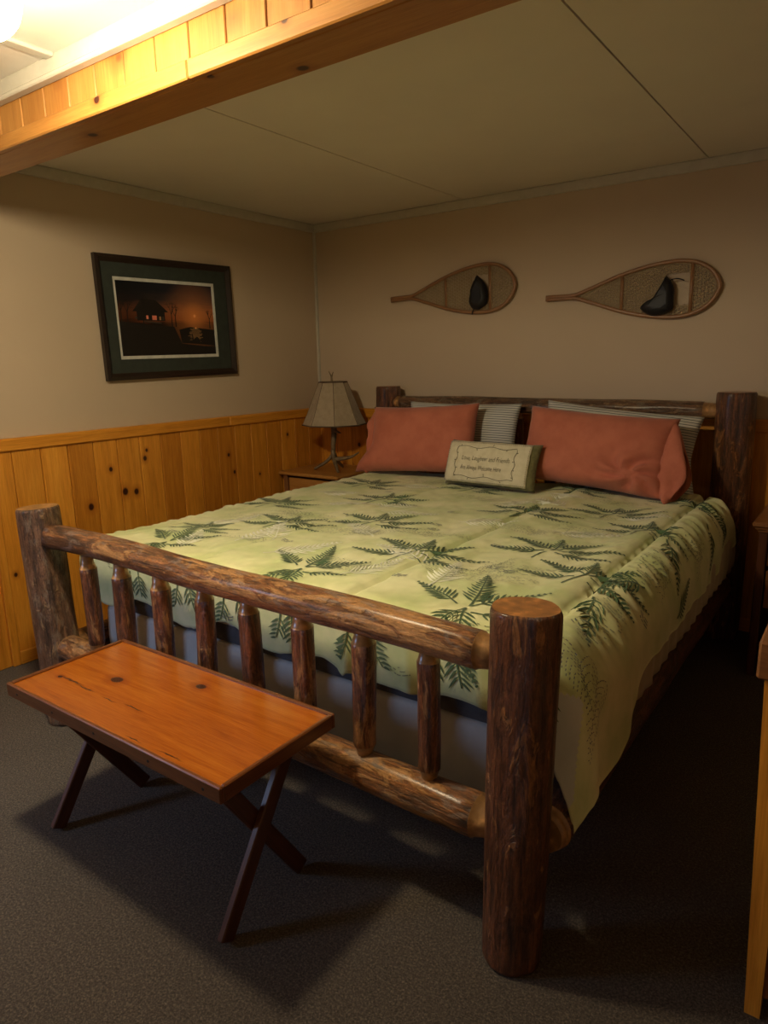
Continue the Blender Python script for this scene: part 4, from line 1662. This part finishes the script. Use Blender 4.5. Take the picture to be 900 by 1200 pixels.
M['pwin'] = m_flat('print_window', (.75, .22, .14), .6)
M['pwater'] = m_flat('print_water', (.36, .20, .08), .6)
M['psun'] = m_flat('print_sun', (.95, .42, .16), .6)
M['pgrey'] = m_flat('print_grey', (.05, .04, .03), .6)


def pp(pts, m, x=.0079):
    mb.face([mb.vert(RM @ Vector((x, y0_ + (y1_ - y0_) * u, z0_ + (z1_ - z0_) * v))) for u, v in pts], m)


pp([(0, .0), (1, 0), (1, .10), (.62, .16), (.55, .40), (.3, .42), (0, .47)], 1, .0077)
pp([(.62, .17), (1, .13), (1, .36), (.72, .40), (.6, .36)], 1, .0077)
for q_ in range(16):
    v_ = .17 + .014 * q_
    h_ = .035 + .045 * sin(pi * q_ / 16) + .012 * sin(q_ * 2.9)
    c_ = .785 + .014 * sin(q_ * 1.7)
    pp([(c_ - h_, v_), (c_ + h_ * .8, v_ + .002), (c_ + h_ * .7, v_ + .008), (c_ - h_ * .8, v_ + .006)], 3, .0079)
pp([(.782 + .014 * cos(a * pi / 6), .56 + .022 * sin(a * pi / 6)) for a in range(12)], 5, .0081)
pp([(.785 + .010 * cos(a * pi / 6), .385 + .012 * sin(a * pi / 6)) for a in range(12)], 5, .0082)
pp([(.18, .48), (.46, .48), (.46, .60), (.50, .60), (.38, .76), (.24, .78), (.14, .60), (.18, .60)], 1, .0079)
for u, v, w_, h_, mm in ((.27, .50, .022, .05, 2), (.33, .49, .045, .06, 2), (.40, .49, .02, .05, 3), (.43, .49, .02, .05, 4), (.16, .50, .02, .03, 4)):
    pp([(u, v), (u + w_, v), (u + w_, v + h_), (u, v + h_)], mm, .0081)
pp([(.25, .46), (.42, .44), (.42, .455), (.25, .475)], 4, .0081)
for bx, by, hh, sd in ((.09, .42, .45, 1), (.24, .44, .5, 2), (.53, .40, .45, 3), (.57, .40, .38, 4), (.95, .38, .35, 5), (.03, .45, .4, 6)):
    rt = random.Random(sd)

    def tree(u, v, a, L_, w_, dp):
        u2, v2 = u + cos(a) * L_ * .62, v + sin(a) * L_
        pp([(u - w_, v), (u + w_, v), (u2 + w_ * .6, v2), (u2 - w_ * .6, v2)], 1, .0080)
        if dp:
            for q in (-1, 1, rt.choice((-1, 1)) * .4):
                tree(u2, min(v2, .98), a + q * rt.uniform(.25, .6), L_ * .55, w_ * .55, dp - 1)
    tree(bx, by, pi / 2, hh * .38, .006, 3)
pp([(.70, .17), (.82, .16), (.83, .20), (.79, .26), (.75, .22), (.745, .30), (.735, .30), (.735, .21)], 1, .0082)
obj('print', mb, [M['print'], M['pdark'], M['pwin'], M['pwater'], M['pgrey'], M['psun']], pic)

# ------------------------------------------------------------------ dresser at the right edge
dr = empty('dresser', (3.5, -2.1, 0), 'orange wood cabinet with thick brown cap cut by the right edge', 'cabinet')
mb = MB()
mb.box((3.163, -2.40, .786), (3.80, -1.75, .866), axis=0, bev=.005)
fixnormals(obj('cap', mb, M['capwood'] if 'capwood' in M else M['walnut'], dr))


def sheared(x0t, x0b, x1, y0_, y1_, z0_, z1_):
    mb = MB()
    ids = [mb.vert(p, (p[0], p[1], p[2])) for p in ((x0b, y0_, z0_), (x1, y0_, z0_), (x1, y1_, z0_), (x0b, y1_, z0_), (x0t, y0_, z1_), (x1, y0_, z1_), (x1, y1_, z1_), (x0t, y1_, z1_))]
    for q in ((0, 3, 2, 1), (4, 5, 6, 7), (0, 1, 5, 4), (1, 2, 6, 5), (2, 3, 7, 6), (3, 0, 4, 7)):
        mb.face([ids[i] for i in q])
    return mb


fixnormals(obj('corner_post', sheared(3.177, 3.205, 3.235, -2.385, -2.33, 0, .786), M['pine'], dr))
mb = MB()
mb.box((3.236, -2.365, .04), (3.78, -1.78, .786), axis=2)
fixnormals(obj('body', mb, M['walnut'], dr))
